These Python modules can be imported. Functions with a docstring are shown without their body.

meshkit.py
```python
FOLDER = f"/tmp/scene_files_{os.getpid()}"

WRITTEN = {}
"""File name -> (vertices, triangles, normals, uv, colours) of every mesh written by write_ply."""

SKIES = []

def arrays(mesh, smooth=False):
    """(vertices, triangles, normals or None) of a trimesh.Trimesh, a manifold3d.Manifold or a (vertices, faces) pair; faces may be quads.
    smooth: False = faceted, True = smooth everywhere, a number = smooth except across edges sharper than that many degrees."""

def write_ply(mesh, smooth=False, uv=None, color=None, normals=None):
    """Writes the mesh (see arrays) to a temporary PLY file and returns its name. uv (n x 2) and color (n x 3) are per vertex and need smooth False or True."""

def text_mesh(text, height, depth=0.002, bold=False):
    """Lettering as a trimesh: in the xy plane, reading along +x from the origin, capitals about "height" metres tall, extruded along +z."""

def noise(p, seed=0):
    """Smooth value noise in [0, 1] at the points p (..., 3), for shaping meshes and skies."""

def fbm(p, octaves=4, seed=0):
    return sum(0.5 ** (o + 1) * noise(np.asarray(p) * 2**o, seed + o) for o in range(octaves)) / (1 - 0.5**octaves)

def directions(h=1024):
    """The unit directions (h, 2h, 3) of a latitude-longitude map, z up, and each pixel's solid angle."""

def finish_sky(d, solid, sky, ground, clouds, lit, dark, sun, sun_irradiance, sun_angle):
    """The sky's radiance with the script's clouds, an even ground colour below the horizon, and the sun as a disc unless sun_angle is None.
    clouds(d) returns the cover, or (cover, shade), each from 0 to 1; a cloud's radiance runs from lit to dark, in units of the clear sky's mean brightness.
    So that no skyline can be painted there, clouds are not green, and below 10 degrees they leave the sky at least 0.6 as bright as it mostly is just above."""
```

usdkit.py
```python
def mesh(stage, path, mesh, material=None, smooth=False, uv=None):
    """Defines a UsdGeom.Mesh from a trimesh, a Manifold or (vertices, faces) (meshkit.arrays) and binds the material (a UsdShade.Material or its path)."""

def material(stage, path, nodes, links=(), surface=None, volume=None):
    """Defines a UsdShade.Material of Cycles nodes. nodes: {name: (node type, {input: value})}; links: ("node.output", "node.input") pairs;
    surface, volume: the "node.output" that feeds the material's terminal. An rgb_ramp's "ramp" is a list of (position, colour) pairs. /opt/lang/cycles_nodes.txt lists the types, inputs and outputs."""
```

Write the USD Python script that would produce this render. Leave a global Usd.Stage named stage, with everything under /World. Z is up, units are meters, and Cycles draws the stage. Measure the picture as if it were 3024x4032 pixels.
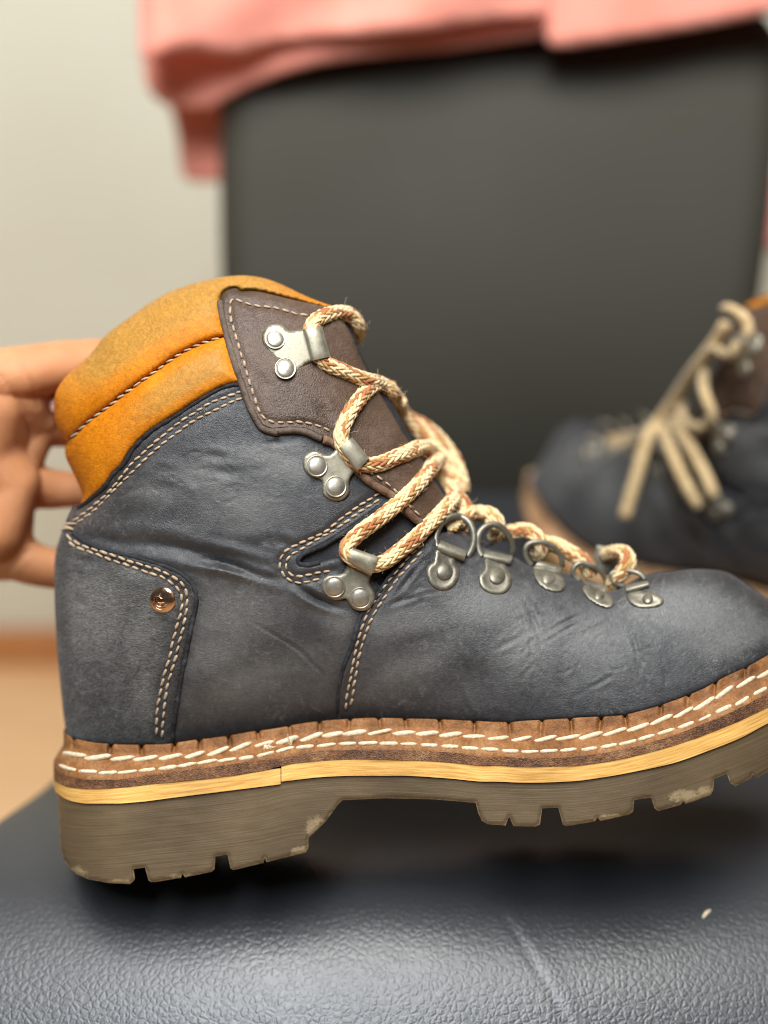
import math, random
import numpy as np
import shapely
from shapely.geometry import Polygon, LineString, Point
from scipy.spatial import Delaunay
from scipy.interpolate import PchipInterpolator, CubicSpline
from scipy.ndimage import map_coordinates
import scipy.sparse as sp
from scipy.sparse.linalg import spsolve
import trimesh, manifold3d
import usdkit, meshkit
from pxr import Usd, UsdGeom, UsdLux, UsdShade, Gf, Sdf, Vt

stage = Usd.Stage.CreateInMemory()
UsdGeom.Xform.Define(stage, '/World')
UsdGeom.Scope.Define(stage, '/World/Looks')

# ------------------------------------------------------------------ camera
FPX, CX, CY = 4528.0, 1512.0, 2016.0          # the photograph's focal length and centre, in its own pixels
PITCH, CAMH = math.radians(24.0), 0.3585        # looking down on a chair seat whose top is z = 0
D0 = 0.4528                                   # distance of the held boot's middle plane
CAM = np.array([0, 0, CAMH])
FW = np.array([0, math.cos(PITCH), -math.sin(PITCH)])
UP = np.array([0, math.sin(PITCH), math.cos(PITCH)])
RT = np.array([1.0, 0, 0])
cam = UsdGeom.Camera.Define(stage, '/World/camera')
M = np.eye(4); M[0, :3], M[1, :3], M[2, :3], M[3, :3] = RT, UP, -FW, CAM
cam.AddTransformOp().Set(Gf.Matrix4d(*M.ravel().tolist()))
cam.CreateFocalLengthAttr(50.0)
cam.CreateHorizontalApertureAttr(50.0 * 3024 / FPX)
cam.CreateVerticalApertureAttr(50.0 * 4032 / FPX)
cam.CreateFStopAttr(3.4)
cam.CreateFocusDistanceAttr(0.412)
cam.CreateClippingRangeAttr((0.02, 50))
cam.CreateExposureAttr(0.0)

# ------------------------------------------------------------------ light (indoors: unseen ceiling and window lamps, plus added wall and room fill)
def rect(name, loc, target, w, h, power, col):
    l = UsdLux.RectLight.Define(stage, '/World/' + name)
    l.CreateWidthAttr(w); l.CreateHeightAttr(h); l.CreateIntensityAttr(power); l.CreateColorAttr(Gf.Vec3f(*col))
    z = np.array(loc, float) - np.array(target, float); z /= np.linalg.norm(z)
    x = np.cross([0, 0, 1.0], z); n = np.linalg.norm(x); x = np.array([1.0, 0, 0]) if n < 1e-6 else x / n
    y = np.cross(z, x)
    m = np.eye(4); m[0, :3], m[1, :3], m[2, :3], m[3, :3] = x, y, z, loc
    l.AddTransformOp().Set(Gf.Matrix4d(*m.ravel().tolist()))
rect('unseen_ceiling_light', (0.0, 0.06, 1.60), (0.02, 0.36, 0.05), 1.0, 0.7, 17.0, (1.0, 0.98, 0.94))  # out of view, placed to light the boots from above
rect('unseen_window_light', (-0.20, -0.44, 1.45), (0.0, 0.34, 0.03), 0.34, 0.70, 35.0, (0.82, 0.91, 1.0))  # out of view behind the camera, gives the cool sheen on the seat front
rect('added_wall_fill', (-0.75, 0.88, 0.85), (-0.75, 1.46, 0.70), 0.9, 0.4, 1.9, (1.0, 0.99, 0.93))  # added fill above the frame, brightens the back wall only
rect('added_room_fill', (0.9, -1.4, 1.2), (0.05, 0.45, 0.10), 1.2, 0.9, 0.6, (1.0, 0.95, 0.87))  # added weak warm fill from the front right

# ------------------------------------------------------------------ scene helpers
USED = {}
def numbered(path):
    k = USED.get(path, -1) + 1; USED[path] = k
    return path if k == 0 else f'{path}_{k:03d}'
def setdata(prim, **kw):
    for k, v in kw.items():
        if v: prim.SetCustomDataByKey(k, v)
    return prim
def thing(name, label, cat, loc=(0, 0, 0), group=None):
    x = UsdGeom.Xform.Define(stage, numbered('/World/' + name)); x.AddTranslateOp().Set(Gf.Vec3d(*map(float, loc)))
    p = x.GetPrim(); setdata(p, label=label, category=cat, group=group)
    return p, np.array(loc, float)
def put(parent, base, name, V, F, mat, uv=None, smooth=True, attrs=None, label=None, kind=None):
    """One mesh; V in world metres, stored relative to the base of its thing."""
    path = numbered((str(parent.GetPath()) if parent else '/World') + '/' + name)
    m = usdkit.mesh(stage, path, (np.asarray(V) - base, np.asarray(F)), LOOK[mat], smooth=smooth, uv=uv)
    for k, a in (attrs or {}).items():
        UsdGeom.PrimvarsAPI(m).CreatePrimvar(k, Sdf.ValueTypeNames.FloatArray, 'vertex').Set(Vt.FloatArray.FromNumpy(np.asarray(a, np.float32)))
    setdata(m.GetPrim(), label=label, kind=kind)
    return m.GetPrim()
def join(parts):
    V, F, n = [], [], 0
    for v, f in parts:
        V.append(v); F.append(np.asarray(f) + n); n += len(v)
    return np.vstack(V), np.vstack(F)
Z0 = np.zeros(3)
def ray(px, py):
    return FW + RT * ((px - CX) / FPX) + UP * ((CY - py) / FPX)
def on_ground(px, py, z=0.0):
    d = ray(px, py); return CAM + d * ((z - CAMH) / d[2])
def on_plane(px, py, p0, n):
    d = ray(px, py); return CAM + d * (np.dot(np.asarray(p0) - CAM, n) / np.dot(d, n))
def at_depth(px, py, dep):
    return CAM + ray(px, py) * dep

# ------------------------------------------------------------------ materials
LOOK = {}
def look(name, nodes, links, surface='p.BSDF'):
    LOOK[name] = usdkit.material(stage, '/World/Looks/' + name, nodes, links, surface=surface)

def leather(name, dark, mid, light, rough=0.6, spec=0.35, big=4.0, fine=70.0, grain=220.0, gstr=0.25, gdist=0.0006, wear=None, wearcol=None, finefac=0.5, streak=None, sheen=0.0, scuff=None, crinkle=0.0, wnoise=0.9):
    """Worn leather mapped on the panel's own coordinates (1 unit = 10 cm)."""
    n = {'tc': ('texture_coordinate', {}),
         'n1': ('noise_texture', {'scale': big, 'detail': 5.0, 'roughness': 0.62, 'distortion': 0.4}),
         'r1': ('rgb_ramp', {'ramp': [(0.30, dark), (0.52, mid), (0.74, light)]}),
         'n2': ('noise_texture', {'scale': fine, 'detail': 4.0, 'roughness': 0.7, 'distortion': 1.2}),
         'm2': ('map_range', {'from_min': 0.3, 'from_max': 0.72, 'to_min': 1 - finefac, 'to_max': 1 + finefac}),
         'x2': ('vector_math', {'math_type': 'scale'}),
         'v': ('voronoi_texture', {'scale': grain, 'feature': 'distance_to_edge'}),
         'n3': ('noise_texture', {'scale': grain * 0.7, 'detail': 3.0}),
         'a3': ('math', {'math_type': 'add'}),
         'vm': ('map_range', {'from_min': 0.0, 'from_max': 0.35, 'to_min': 0.0, 'to_max': 0.6}),
         'b': ('bump', {'strength': gstr, 'distance': gdist}),
         'rr': ('map_range', {'from_min': 0.3, 'from_max': 0.7, 'to_min': rough - 0.12, 'to_max': rough + 0.12}),
         'p': ('principled_bsdf', {'specular_ior_level': spec, 'sheen_weight': sheen, 'sheen_roughness': 0.5})}
    l = [('tc.UV', 'n1.vector'), ('n1.fac', 'r1.fac'), ('tc.UV', 'n2.vector'), ('n2.fac', 'm2.value'),
         ('m2.result', 'x2.scale'), ('tc.UV', 'v.vector'), ('tc.UV', 'n3.vector'), ('v.distance', 'vm.value'), ('vm.result', 'a3.value1'),
         ('n3.fac', 'a3.value2'), ('a3.value', 'b.height'), ('b.normal', 'p.normal'), ('n1.fac', 'rr.value'), ('rr.result', 'p.roughness')]
    last = 'r1.color'
    if wear:
        n['at'] = ('attribute', {'attribute': wear}); n['nw'] = ('noise_texture', {'scale': 18.0, 'detail': 8.0, 'roughness': 0.82, 'distortion': 0.8})
        n['aw'] = ('math', {'math_type': 'multiply_add', 'value2': wnoise}); n['sw'] = ('map_range', {'range_type': 'smoothstep', 'from_min': 0.45 * wnoise, 'from_max': 0.45 * wnoise + 0.90, 'to_min': 0.0, 'to_max': 0.92})
        n['mw'] = ('mix_color', {'b': wearcol})
        l += [('tc.UV', 'nw.vector'), ('nw.fac', 'aw.value1'), ('at.fac', 'aw.value3'), ('aw.value', 'sw.value'), ('sw.result', 'mw.fac'), (last, 'mw.a')]
        last = 'mw.result'
    if scuff:
        n['ms'] = ('mapping', {'scale': (6.0, 6.0, 6.0), 'rotation': (0, 0, 0.5)}); n['ns'] = ('noise_texture', {'scale': 12.0, 'detail': 8.0, 'roughness': 0.78, 'distortion': 2.5})
        n['rs'] = ('rgb_ramp', {'ramp': [(0.54, (0, 0, 0)), (0.66, (1, 1, 1))]}); n['nl'] = ('noise_texture', {'scale': 2.2, 'detail': 2.0})
        n['rl'] = ('rgb_ramp', {'ramp': [(0.42, (0, 0, 0)), (0.66, (0.75, 0.75, 0.75))]}); n['ml'] = ('mix_color', {'blend_type': 'multiply', 'fac': 1.0})
        n['mx'] = ('mix_color', {'b': scuff})
        n['rw'] = ('rgb_to_bw', {})
        l += [('tc.UV', 'ns.vector'), ('ns.fac', 'rs.fac'), ('tc.UV', 'nl.vector'), ('nl.fac', 'rl.fac'), ('rs.color', 'ml.a'), ('rl.color', 'ml.b'),
              ('ml.result', 'rw.color'), ('rw.val', 'mx.fac'), (last, 'mx.a')]
        del n['ms']; last = 'mx.result'
    if crinkle:                                   # fine wrinkles of tired leather
        n['nk'] = ('noise_texture', {'scale': 26.0, 'detail': 6.0, 'roughness': 0.62, 'distortion': 1.6}); n['mk'] = ('mapping', {'scale': (1.0, 1.7, 1.0)})
        n['bk'] = ('bump', {'strength': crinkle, 'distance': 0.0016})
        l = [x for x in l if x != ('b.normal', 'p.normal')] + [('tc.UV', 'mk.vector'), ('mk.vector', 'nk.vector'), ('nk.fac', 'bk.height'), ('b.normal', 'bk.normal'), ('bk.normal', 'p.normal')]
    l += [(last, 'x2.vector1'), ('x2.vector', 'p.base_color')]
    look(name, n, l)

leather('navy_nubuck', (0.011, 0.0107, 0.012), (0.024, 0.0235, 0.026), (0.048, 0.047, 0.051), rough=0.48, spec=0.5, big=3.2, fine=85.0, grain=170.0, gstr=0.35, gdist=0.0005, scuff=(0.19, 0.185, 0.17), sheen=0.12, finefac=0.35, crinkle=0.22, wnoise=1.0, wear='wear', wearcol=(0.118, 0.115, 0.110))
leather('heel_nubuck', (0.011, 0.0105, 0.0105), (0.026, 0.025, 0.025), (0.052, 0.050, 0.049), rough=0.66, big=6.0, fine=75.0, grain=150.0, gstr=0.6, gdist=0.0007, scuff=(0.20, 0.195, 0.175), sheen=0.12, finefac=0.6, crinkle=0.5, wnoise=1.5, wear='wear', wearcol=(0.135, 0.130, 0.120))
leather('gusset_leather', (0.010, 0.010, 0.012), (0.020, 0.020, 0.023), (0.032, 0.032, 0.036), rough=0.55, grain=160.0, gstr=0.3)
leather('dark_edge', (0.008, 0.008, 0.009), (0.02, 0.021, 0.024), (0.06, 0.062, 0.066), rough=0.7, big=14.0, grain=260.0, gstr=0.5)
leather('orange_leather', (0.45, 0.128, 0.003), (0.55, 0.172, 0.004), (0.61, 0.210, 0.006), rough=0.55, spec=0.22, fine=60.0, grain=170.0, gstr=0.22, gdist=0.0005, wear='wear', wearcol=(0.36, 0.180, 0.032), finefac=0.30, wnoise=0.5, crinkle=0.18)
leather('brown_leather', (0.050, 0.027, 0.016), (0.084, 0.048, 0.030), (0.130, 0.083, 0.056), rough=0.47, spec=0.45, big=4.0, grain=150.0, gstr=0.35, gdist=0.0005, finefac=0.35, crinkle=0.25)
leather('tongue_leather', (0.060, 0.036, 0.023), (0.085, 0.052, 0.034), (0.115, 0.072, 0.048), rough=0.5, spec=0.4, grain=150.0, gstr=0.35, gdist=0.0005, finefac=0.25)
leather('rim_leather', (0.06, 0.038, 0.026), (0.105, 0.072, 0.052), (0.16, 0.12, 0.09), rough=0.6, big=9.0, grain=200.0, gstr=0.4, finefac=0.4)
leather('raw_edge', (0.10, 0.05, 0.028), (0.19, 0.105, 0.062), (0.28, 0.17, 0.11), rough=0.8, big=14.0, fine=90.0, grain=260.0, gstr=0.6, finefac=0.5)
leather('welt_leather', (0.130, 0.050, 0.014), (0.245, 0.100, 0.030), (0.33, 0.17, 0.070), rough=0.55, big=8.0, fine=60.0, grain=200.0, gstr=0.45, finefac=0.4, scuff=(0.20, 0.13, 0.09))
leather('lightened_welt', (0.26, 0.13, 0.055), (0.42, 0.24, 0.12), (0.52, 0.33, 0.18), rough=0.55, big=8.0, grain=200.0)  # welt colour lightened on the standing boot to offset its shading
leather('welt_side', (0.065, 0.030, 0.018), (0.17, 0.075, 0.032), (0.30, 0.16, 0.075), rough=0.65, big=10.0, fine=55.0, grain=120.0, gstr=0.6, finefac=0.6, scuff=(0.09, 0.07, 0.06))

def streaks(name, c1, c2, c3, sx, sy, rough, spec, bstr, edge=None):
    """Cut and sanded faces: long fine lines along the sole."""
    n = {'tc': ('texture_coordinate', {}), 'mp': ('mapping', {'scale': (sx, sy, 1.0)}),
         'n1': ('noise_texture', {'scale': 1.0, 'detail': 5.0, 'roughness': 0.7, 'distortion': 0.3}),
         'r1': ('rgb_ramp', {'ramp': [(0.30, c1), (0.5, c2), (0.70, c3)]}),
         'n2': ('noise_texture', {'scale': 3.0, 'detail': 3.0}), 'm2': ('map_range', {'from_min': 0.3, 'from_max': 0.7, 'to_min': 0.75, 'to_max': 1.2}),
         'x2': ('vector_math', {'math_type': 'scale'}), 'b': ('bump', {'strength': bstr, 'distance': 0.0005}),
         'p': ('principled_bsdf', {'roughness': rough, 'specular_ior_level': spec})}
    l = [('tc.UV', 'mp.vector'), ('mp.vector', 'n1.vector'), ('n1.fac', 'r1.fac'), ('tc.UV', 'n2.vector'), ('n2.fac', 'm2.value'), ('m2.result', 'x2.scale'),
         ('r1.color', 'x2.vector1'), ('n1.fac', 'b.height'), ('b.normal', 'p.normal')]
    if edge:                                      # frayed, lighter rubber along the cut edges
        n |= {'ae': ('attribute', {'attribute': 'edge'}), 'ne': ('noise_texture', {'scale': 45.0, 'detail': 6.0, 'roughness': 0.75}), 'se': ('math', {'math_type': 'multiply'}), 'me': ('map_range', {'range_type': 'smoothstep', 'from_min': 0.30, 'from_max': 0.52}), 'mx': ('mix_color', {'b': edge})}
        l += [('tc.UV', 'ne.vector'), ('ne.fac', 'se.value1'), ('ae.fac', 'se.value2'), ('se.value', 'me.value'), ('me.result', 'mx.fac'), ('x2.vector', 'mx.a'), ('mx.result', 'p.base_color')]
    else: l.append(('x2.vector', 'p.base_color'))
    look(name, n, l)
streaks('midsole_crepe', (0.42, 0.20, 0.045), (0.66, 0.36, 0.095), (0.80, 0.50, 0.17), 5.0, 95.0, 0.55, 0.35, 0.45)
streaks('outsole_rubber', (0.084, 0.056, 0.028), (0.106, 0.073, 0.039), (0.136, 0.097, 0.055), 2.2, 170.0, 0.45, 0.45, 0.35, edge=(0.25, 0.185, 0.10))
look('torn_rubber', {'tc': ('texture_coordinate', {}), 'n': ('noise_texture', {'scale': 70.0, 'detail': 5.0}), 'r': ('rgb_ramp', {'ramp': [(0.3, (0.13, 0.09, 0.04)), (0.7, (0.42, 0.33, 0.18))]}),
     'b': ('bump', {'strength': 0.6, 'distance': 0.0006}), 'p': ('principled_bsdf', {'roughness': 0.7})},
     [('tc.UV', 'n.vector'), ('n.fac', 'r.fac'), ('r.color', 'p.base_color'), ('n.fac', 'b.height'), ('b.normal', 'p.normal')])

def thread(name, c1, c2, scale=900.0):
    look(name, {'g': ('geometry', {}), 'n': ('noise_texture', {'scale': scale, 'detail': 3.0}), 'r': ('rgb_ramp', {'ramp': [(0.3, c1), (0.7, c2)]}),
                'b': ('bump', {'strength': 0.5, 'distance': 0.0003}), 'p': ('principled_bsdf', {'roughness': 0.75, 'specular_ior_level': 0.2, 'sheen_weight': 0.2})},
         [('g.position', 'n.vector'), ('n.fac', 'r.fac'), ('r.color', 'p.base_color'), ('n.fac', 'b.height'), ('b.normal', 'p.normal')])
thread('tan_thread', (0.27, 0.175, 0.10), (0.50, 0.37, 0.24))
thread('white_thread', (0.50, 0.37, 0.22), (0.78, 0.66, 0.47))
thread('cream_yarn', (0.62, 0.43, 0.21), (0.80, 0.61, 0.35), 1500.0)
thread('rust_yarn', (0.30, 0.105, 0.032), (0.44, 0.175, 0.06), 1500.0)
thread('olive_yarn', (0.36, 0.20, 0.055), (0.52, 0.33, 0.12), 1500.0)
thread('tan_lace', (0.36, 0.235, 0.10), (0.62, 0.46, 0.25), 260.0)
thread('dark_thread', (0.01, 0.01, 0.01), (0.03, 0.03, 0.03))

def metal(name, c1, c2, dirt, rough, amt=0.5, met=0.75):
    look(name, {'g': ('geometry', {}), 'n': ('noise_texture', {'scale': 240.0, 'detail': 5.0, 'roughness': 0.7}), 'r': ('rgb_ramp', {'ramp': [(0.3, c1), (0.7, c2)]}),
                'n2': ('noise_texture', {'scale': 900.0, 'detail': 4.0, 'roughness': 0.75}), 'r2': ('rgb_ramp', {'ramp': [(0.56, (0, 0, 0)), (0.72, (amt, amt, amt))]}), 'bw': ('rgb_to_bw', {}),
                'm': ('mix_color', {'b': dirt}), 'mr': ('map_range', {'from_min': 0.3, 'from_max': 0.7, 'to_min': rough - 0.08, 'to_max': rough + 0.15}),
                'b': ('bump', {'strength': 0.18, 'distance': 0.0003}), 'p': ('principled_bsdf', {'metallic': met})},
         [('g.position', 'n.vector'), ('n.fac', 'r.fac'), ('g.position', 'n2.vector'), ('n2.fac', 'r2.fac'), ('r2.color', 'bw.color'), ('bw.val', 'm.fac'), ('r.color', 'm.a'), ('m.result', 'p.base_color'),
          ('n.fac', 'mr.value'), ('mr.result', 'p.roughness'), ('n2.fac', 'b.height'), ('b.normal', 'p.normal')])
metal('hook_metal', (0.26, 0.235, 0.17), (0.40, 0.365, 0.28), (0.13, 0.11, 0.065), 0.52, 0.7)
metal('rivet_metal', (0.33, 0.295, 0.235), (0.46, 0.425, 0.355), (0.25, 0.18, 0.11), 0.38, 0.4)
metal('ring_metal', (0.19, 0.17, 0.13), (0.31, 0.285, 0.225), (0.12, 0.10, 0.065), 0.46)
metal('copper_metal', (0.50, 0.30, 0.18), (0.66, 0.46, 0.32), (0.28, 0.15, 0.08), 0.2, 0.4, 0.95)

# ------------------------------------------------------------------ the boot, in the photograph's pixels (0.1 mm each) plus w, its depth towards the viewer
def zm(ox, oy, s):
    return lambda *pts: [(ox + s * a, oy + s * b) for a, b in pts]
zA, zB, zC = zm(100, 1000, .66305), zm(900, 1100, .66305), zm(1000, 1700, .66305)
zE, zG, zH = zm(150, 1900, .66305), zm(1924, 1900, .66305), zm(150, 2700, .66305)
zI, zJ, zR = zm(1100, 2700, .60277), zm(1924, 2500, .66305), zm(1600, 1900, .5425)
def sm(pts, step=14.0):
    """A smooth curve through the points."""
    p = np.array(pts, float); d = np.r_[0, np.cumsum(np.maximum(np.linalg.norm(np.diff(p, axis=0), axis=1), 1e-6))]
    t = np.sqrt(np.maximum(np.diff(d), 1e-6)); t = np.r_[0, np.cumsum(t)]
    n = max(2, int(d[-1] / step) + 1)
    c = CubicSpline(t, p); u = np.interp(np.linspace(0, d[-1], n), d, t)
    return [tuple(x) for x in c(u)]
def chain(*curves):
    out = []
    for c in curves:
        for q in c:
            if not out or math.hypot(out[-1][0] - q[0], out[-1][1] - q[1]) > 1.5: out.append(tuple(q))
    if math.hypot(out[0][0] - out[-1][0], out[0][1] - out[-1][1]) < 1.5: out.pop()
    return out

def curve(pts):
    p = np.array(sorted(pts)); keep = np.r_[True, np.diff(p[:, 0]) > 1]; p = p[keep]
    f = PchipInterpolator(p[:, 0], p[:, 1]); a, b = p[0, 0], p[-1, 0]
    return lambda x: f(np.clip(x, a, b))
c0pts = zH((155, 270), (165, 285), (250, 320), (360, 340), (560, 350), (760, 345), (900, 325), (1100, 300), (1250, 275), (1420, 250)) + zI((150, 245), (380, 220), (600, 210), (900, 215), (1200, 225), (1500, 238)) + zG((200, 1415), (400, 1405), (560, 1395), (760, 1385), (940, 1345), (1110, 1290), (1270, 1225), (1410, 1150), (1560, 1080), (1659, 1025)) + [(3130, 2515), (3290, 2420)]
c0 = curve(c0pts)
c1 = curve(zH((115, 375), (150, 388), (230, 412), (320, 430), (440, 432), (610, 437), (770, 428), (950, 412), (1110, 388), (1260, 358)) + zI((160, 348), (310, 325), (470, 315), (620, 308), (780, 310), (930, 313), (1090, 322), (1240, 328), (1400, 343), (1550, 352)) + zJ((170, 622), (310, 620), (460, 615), (600, 602), (750, 580), (890, 553), (1020, 508), (1145, 470), (1265, 420), (1380, 355), (1480, 305), (1570, 265), (1640, 235)) + [(3290, 2490)])
c2 = curve(zH((100, 430), (120, 462), (215, 500), (300, 512), (415, 515), (545, 508), (690, 495), (820, 480), (960, 458), (1100, 440), (1225, 428), (1350, 405)) + zI((120, 400), (260, 390), (390, 380), (520, 377), (650, 375), (775, 377), (910, 382), (1030, 390), (1160, 398), (1285, 410), (1420, 420), (1550, 430)) + zJ((170, 692), (300, 692), (425, 688), (555, 677), (690, 662), (810, 640), (940, 607), (1060, 572), (1160, 540), (1265, 500), (1375, 450), (1480, 405), (1565, 355), (1640, 320)) + [(3290, 2550)])
c3 = curve(zH((95, 455), (100, 475), (130, 510), (200, 535), (300, 550), (450, 550), (620, 530), (800, 505), (1000, 480), (1200, 450), (1430, 425)) + zI((300, 415), (600, 410), (900, 415), (1200, 435), (1450, 455)) + zJ((0, 720), (200, 725), (400, 722), (600, 705), (800, 670), (1000, 620), (1200, 550), (1400, 470), (1659, 340)) + [(3290, 2590)])
c4 = curve(zH((90, 535), (97, 552), (120, 572), (200, 600), (300, 608), (450, 602), (700, 575), (1000, 545), (1300, 505)) + zI((100, 500), (200, 490), (500, 472), (800, 478), (1100, 492), (1400, 515)) + zJ((0, 772), (250, 778), (500, 770), (700, 745), (900, 705), (1100, 650), (1300, 580), (1500, 500), (1659, 425)) + [(3290, 2645)])
c4L = curve(zH((90, 535), (97, 552), (120, 572), (200, 600), (300, 608), (450, 602), (700, 575), (1000, 545), (1300, 508), (1440, 491)))
c5L = curve(zH((95, 605), (100, 620), (120, 642), (200, 685), (300, 700), (450, 700), (600, 690), (800, 665), (1000, 640), (1200, 615), (1440, 585)))
c5 = curve(zH((95, 605), (100, 620), (120, 642), (200, 685), (300, 700), (450, 700), (600, 690), (800, 662), (1000, 632), (1200, 605), (1440, 570)) + zI((300, 595), (500, 587), (800, 588), (1100, 605), (1400, 627)) + zJ((0, 872), (250, 878), (500, 868), (700, 842), (900, 805), (1100, 760), (1300, 690), (1500, 610), (1659, 525)) + [(3290, 2725)])

# outline of the sole seen from above: half width w against x
PLX = [(211, 0), (216, 70), (232, 140), (270, 215), (330, 275), (420, 318), (540, 342), (760, 345), (1050, 335), (1400, 345), (1800, 400), (2200, 455), (2500, 465), (2750, 435), (2950, 375), (3110, 285), (3220, 180), (3280, 85), (3298, 0)]
plan = np.array(sm(PLX, 6.0)); plan[:, 1] = np.clip(plan[:, 1], 0, None)
_t = np.gradient(plan, axis=0); _n = np.stack([-_t[:, 1], _t[:, 0]], 1); _n /= np.linalg.norm(_n, axis=1, keepdims=True) + 1e-9
if _n[len(_n) // 2, 1] < 0: _n = -_n
def inset(o):
    q = plan - _n * o * np.array([0.42, 1.0]); q[:, 1] = np.clip(q[:, 1], 0, None)
    q[0, 1] = q[-1, 1] = 0
    return q
def half_width(o):
    q = inset(o); k = np.r_[True, np.diff(np.maximum.accumulate(q[:, 0])) > 0]
    return lambda x: np.interp(x, q[k, 0], q[k, 1], left=0, right=0)
TILT = math.tan(math.radians(8.0))
def mid(x, y): return TILT * (2300.0 - np.asarray(y, float)) * 0.7

# the silhouette of the upper
S_collar_out = sm(zA((200, 1060), (180, 1000), (170, 930), (172, 865), (184, 815), (215, 760), (280, 690), (390, 590), (470, 490), (600, 390), (740, 290), (860, 225), (1000, 175), (1130, 145), (1250, 128), (1400, 140), (1530, 185), (1640, 238)) + zB((640, 165),))
S_brown = sm(zB((640, 165), (700, 250), (745, 330), (775, 410), (820, 510), (870, 600), (930, 670), (1000, 780), (1055, 880), (1100, 965), (1165, 1060), (1235, 1170), (1300, 1275), (1335, 1340)))
S_vamp = sm(zB((1335, 1340),) + zC((1240, 590), (1330, 640), (1430, 670)) + zR((560, 470), (700, 500), (870, 590), (1100, 640), (1300, 720), (1480, 790)) + zG((900, 560), (1050, 530), (1200, 515), (1350, 520), (1430, 540), (1530, 600), (1600, 650), (1659, 690)) + [(3095, 2398), (3165, 2430), (3212, 2450)])
S_bottom = [(x, float(c0(x))) for x in np.r_[np.linspace(3222, 300, 200), 285, 272, 262]]
S_heel = sm(zE((165, 1470), (148, 1360), (130, 1180), (113, 1000), (102, 800), (96, 620), (97, 500), (108, 400), (135, 310), (160, 240), (190, 170), (222, 118)))
S_lowroll = sm(zA((305, 1510), (335, 1465), (335, 1420), (310, 1355), (280, 1290), (247, 1225), (235, 1170), (246, 1120)))
SIL = Polygon(chain(S_collar_out, S_brown, S_vamp, S_bottom, S_heel, S_lowroll, zA((222, 1085), (205, 1065)))).buffer(0)
if SIL.geom_type != 'Polygon': SIL = max(SIL.geoms, key=lambda g: g.area)

# inflate: a soft surface that is flat at the silhouette and as wide as the sole allows at the welt
G = 10.0; GX0, GY0 = 150.0, 1040.0
nx, ny = int((3320 - GX0) / G), int((3000 - GY0) / G)
gx, gy = np.meshgrid(GX0 + G * np.arange(nx), GY0 + G * np.arange(ny))
inside = shapely.contains_xy(SIL, gx, gy)
wb = half_width(118.0)
below = ~inside & (gy > c0(gx) - 6) & (gx > 225) & (gx < 3240)
idx = -np.ones(gx.shape, int); idx[inside] = np.arange(inside.sum())
rows, cols, vals = [], [], []; N = inside.sum()
# thickness source: stronger in the shaft, weaker in the low forefoot
src = np.interp(gy, [1100, 1900, 2400, 2800], [0.92, 0.92, 0.80, 0.70]) * G * G
b = src[inside].astype(float)
I, J = np.nonzero(inside); me = idx[I, J]
for di, dj in ((0, 1), (0, -1), (1, 0), (-1, 0)):
    a, c = I + di, J + dj
    ok = (a >= 0) & (a < ny) & (c >= 0) & (c < nx)
    isin = np.zeros(len(I), bool); isin[ok] = inside[a[ok], c[ok]]
    rows.append(me[isin]); cols.append(idx[a[isin], c[isin]]); vals.append(-np.ones(isin.sum()))
    isb = np.zeros(len(I), bool); isb[ok] = below[a[ok], c[ok]]
    b[isb] += wb(gx[I[isb], J[isb]]) ** 2
A_ = sp.csr_matrix((np.concatenate(vals), (np.concatenate(rows), np.concatenate(cols))), (N, N)) + sp.identity(N) * 4
hh = spsolve(A_.tocsc(), b)
HG = np.zeros(gx.shape); HG[inside] = hh
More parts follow.
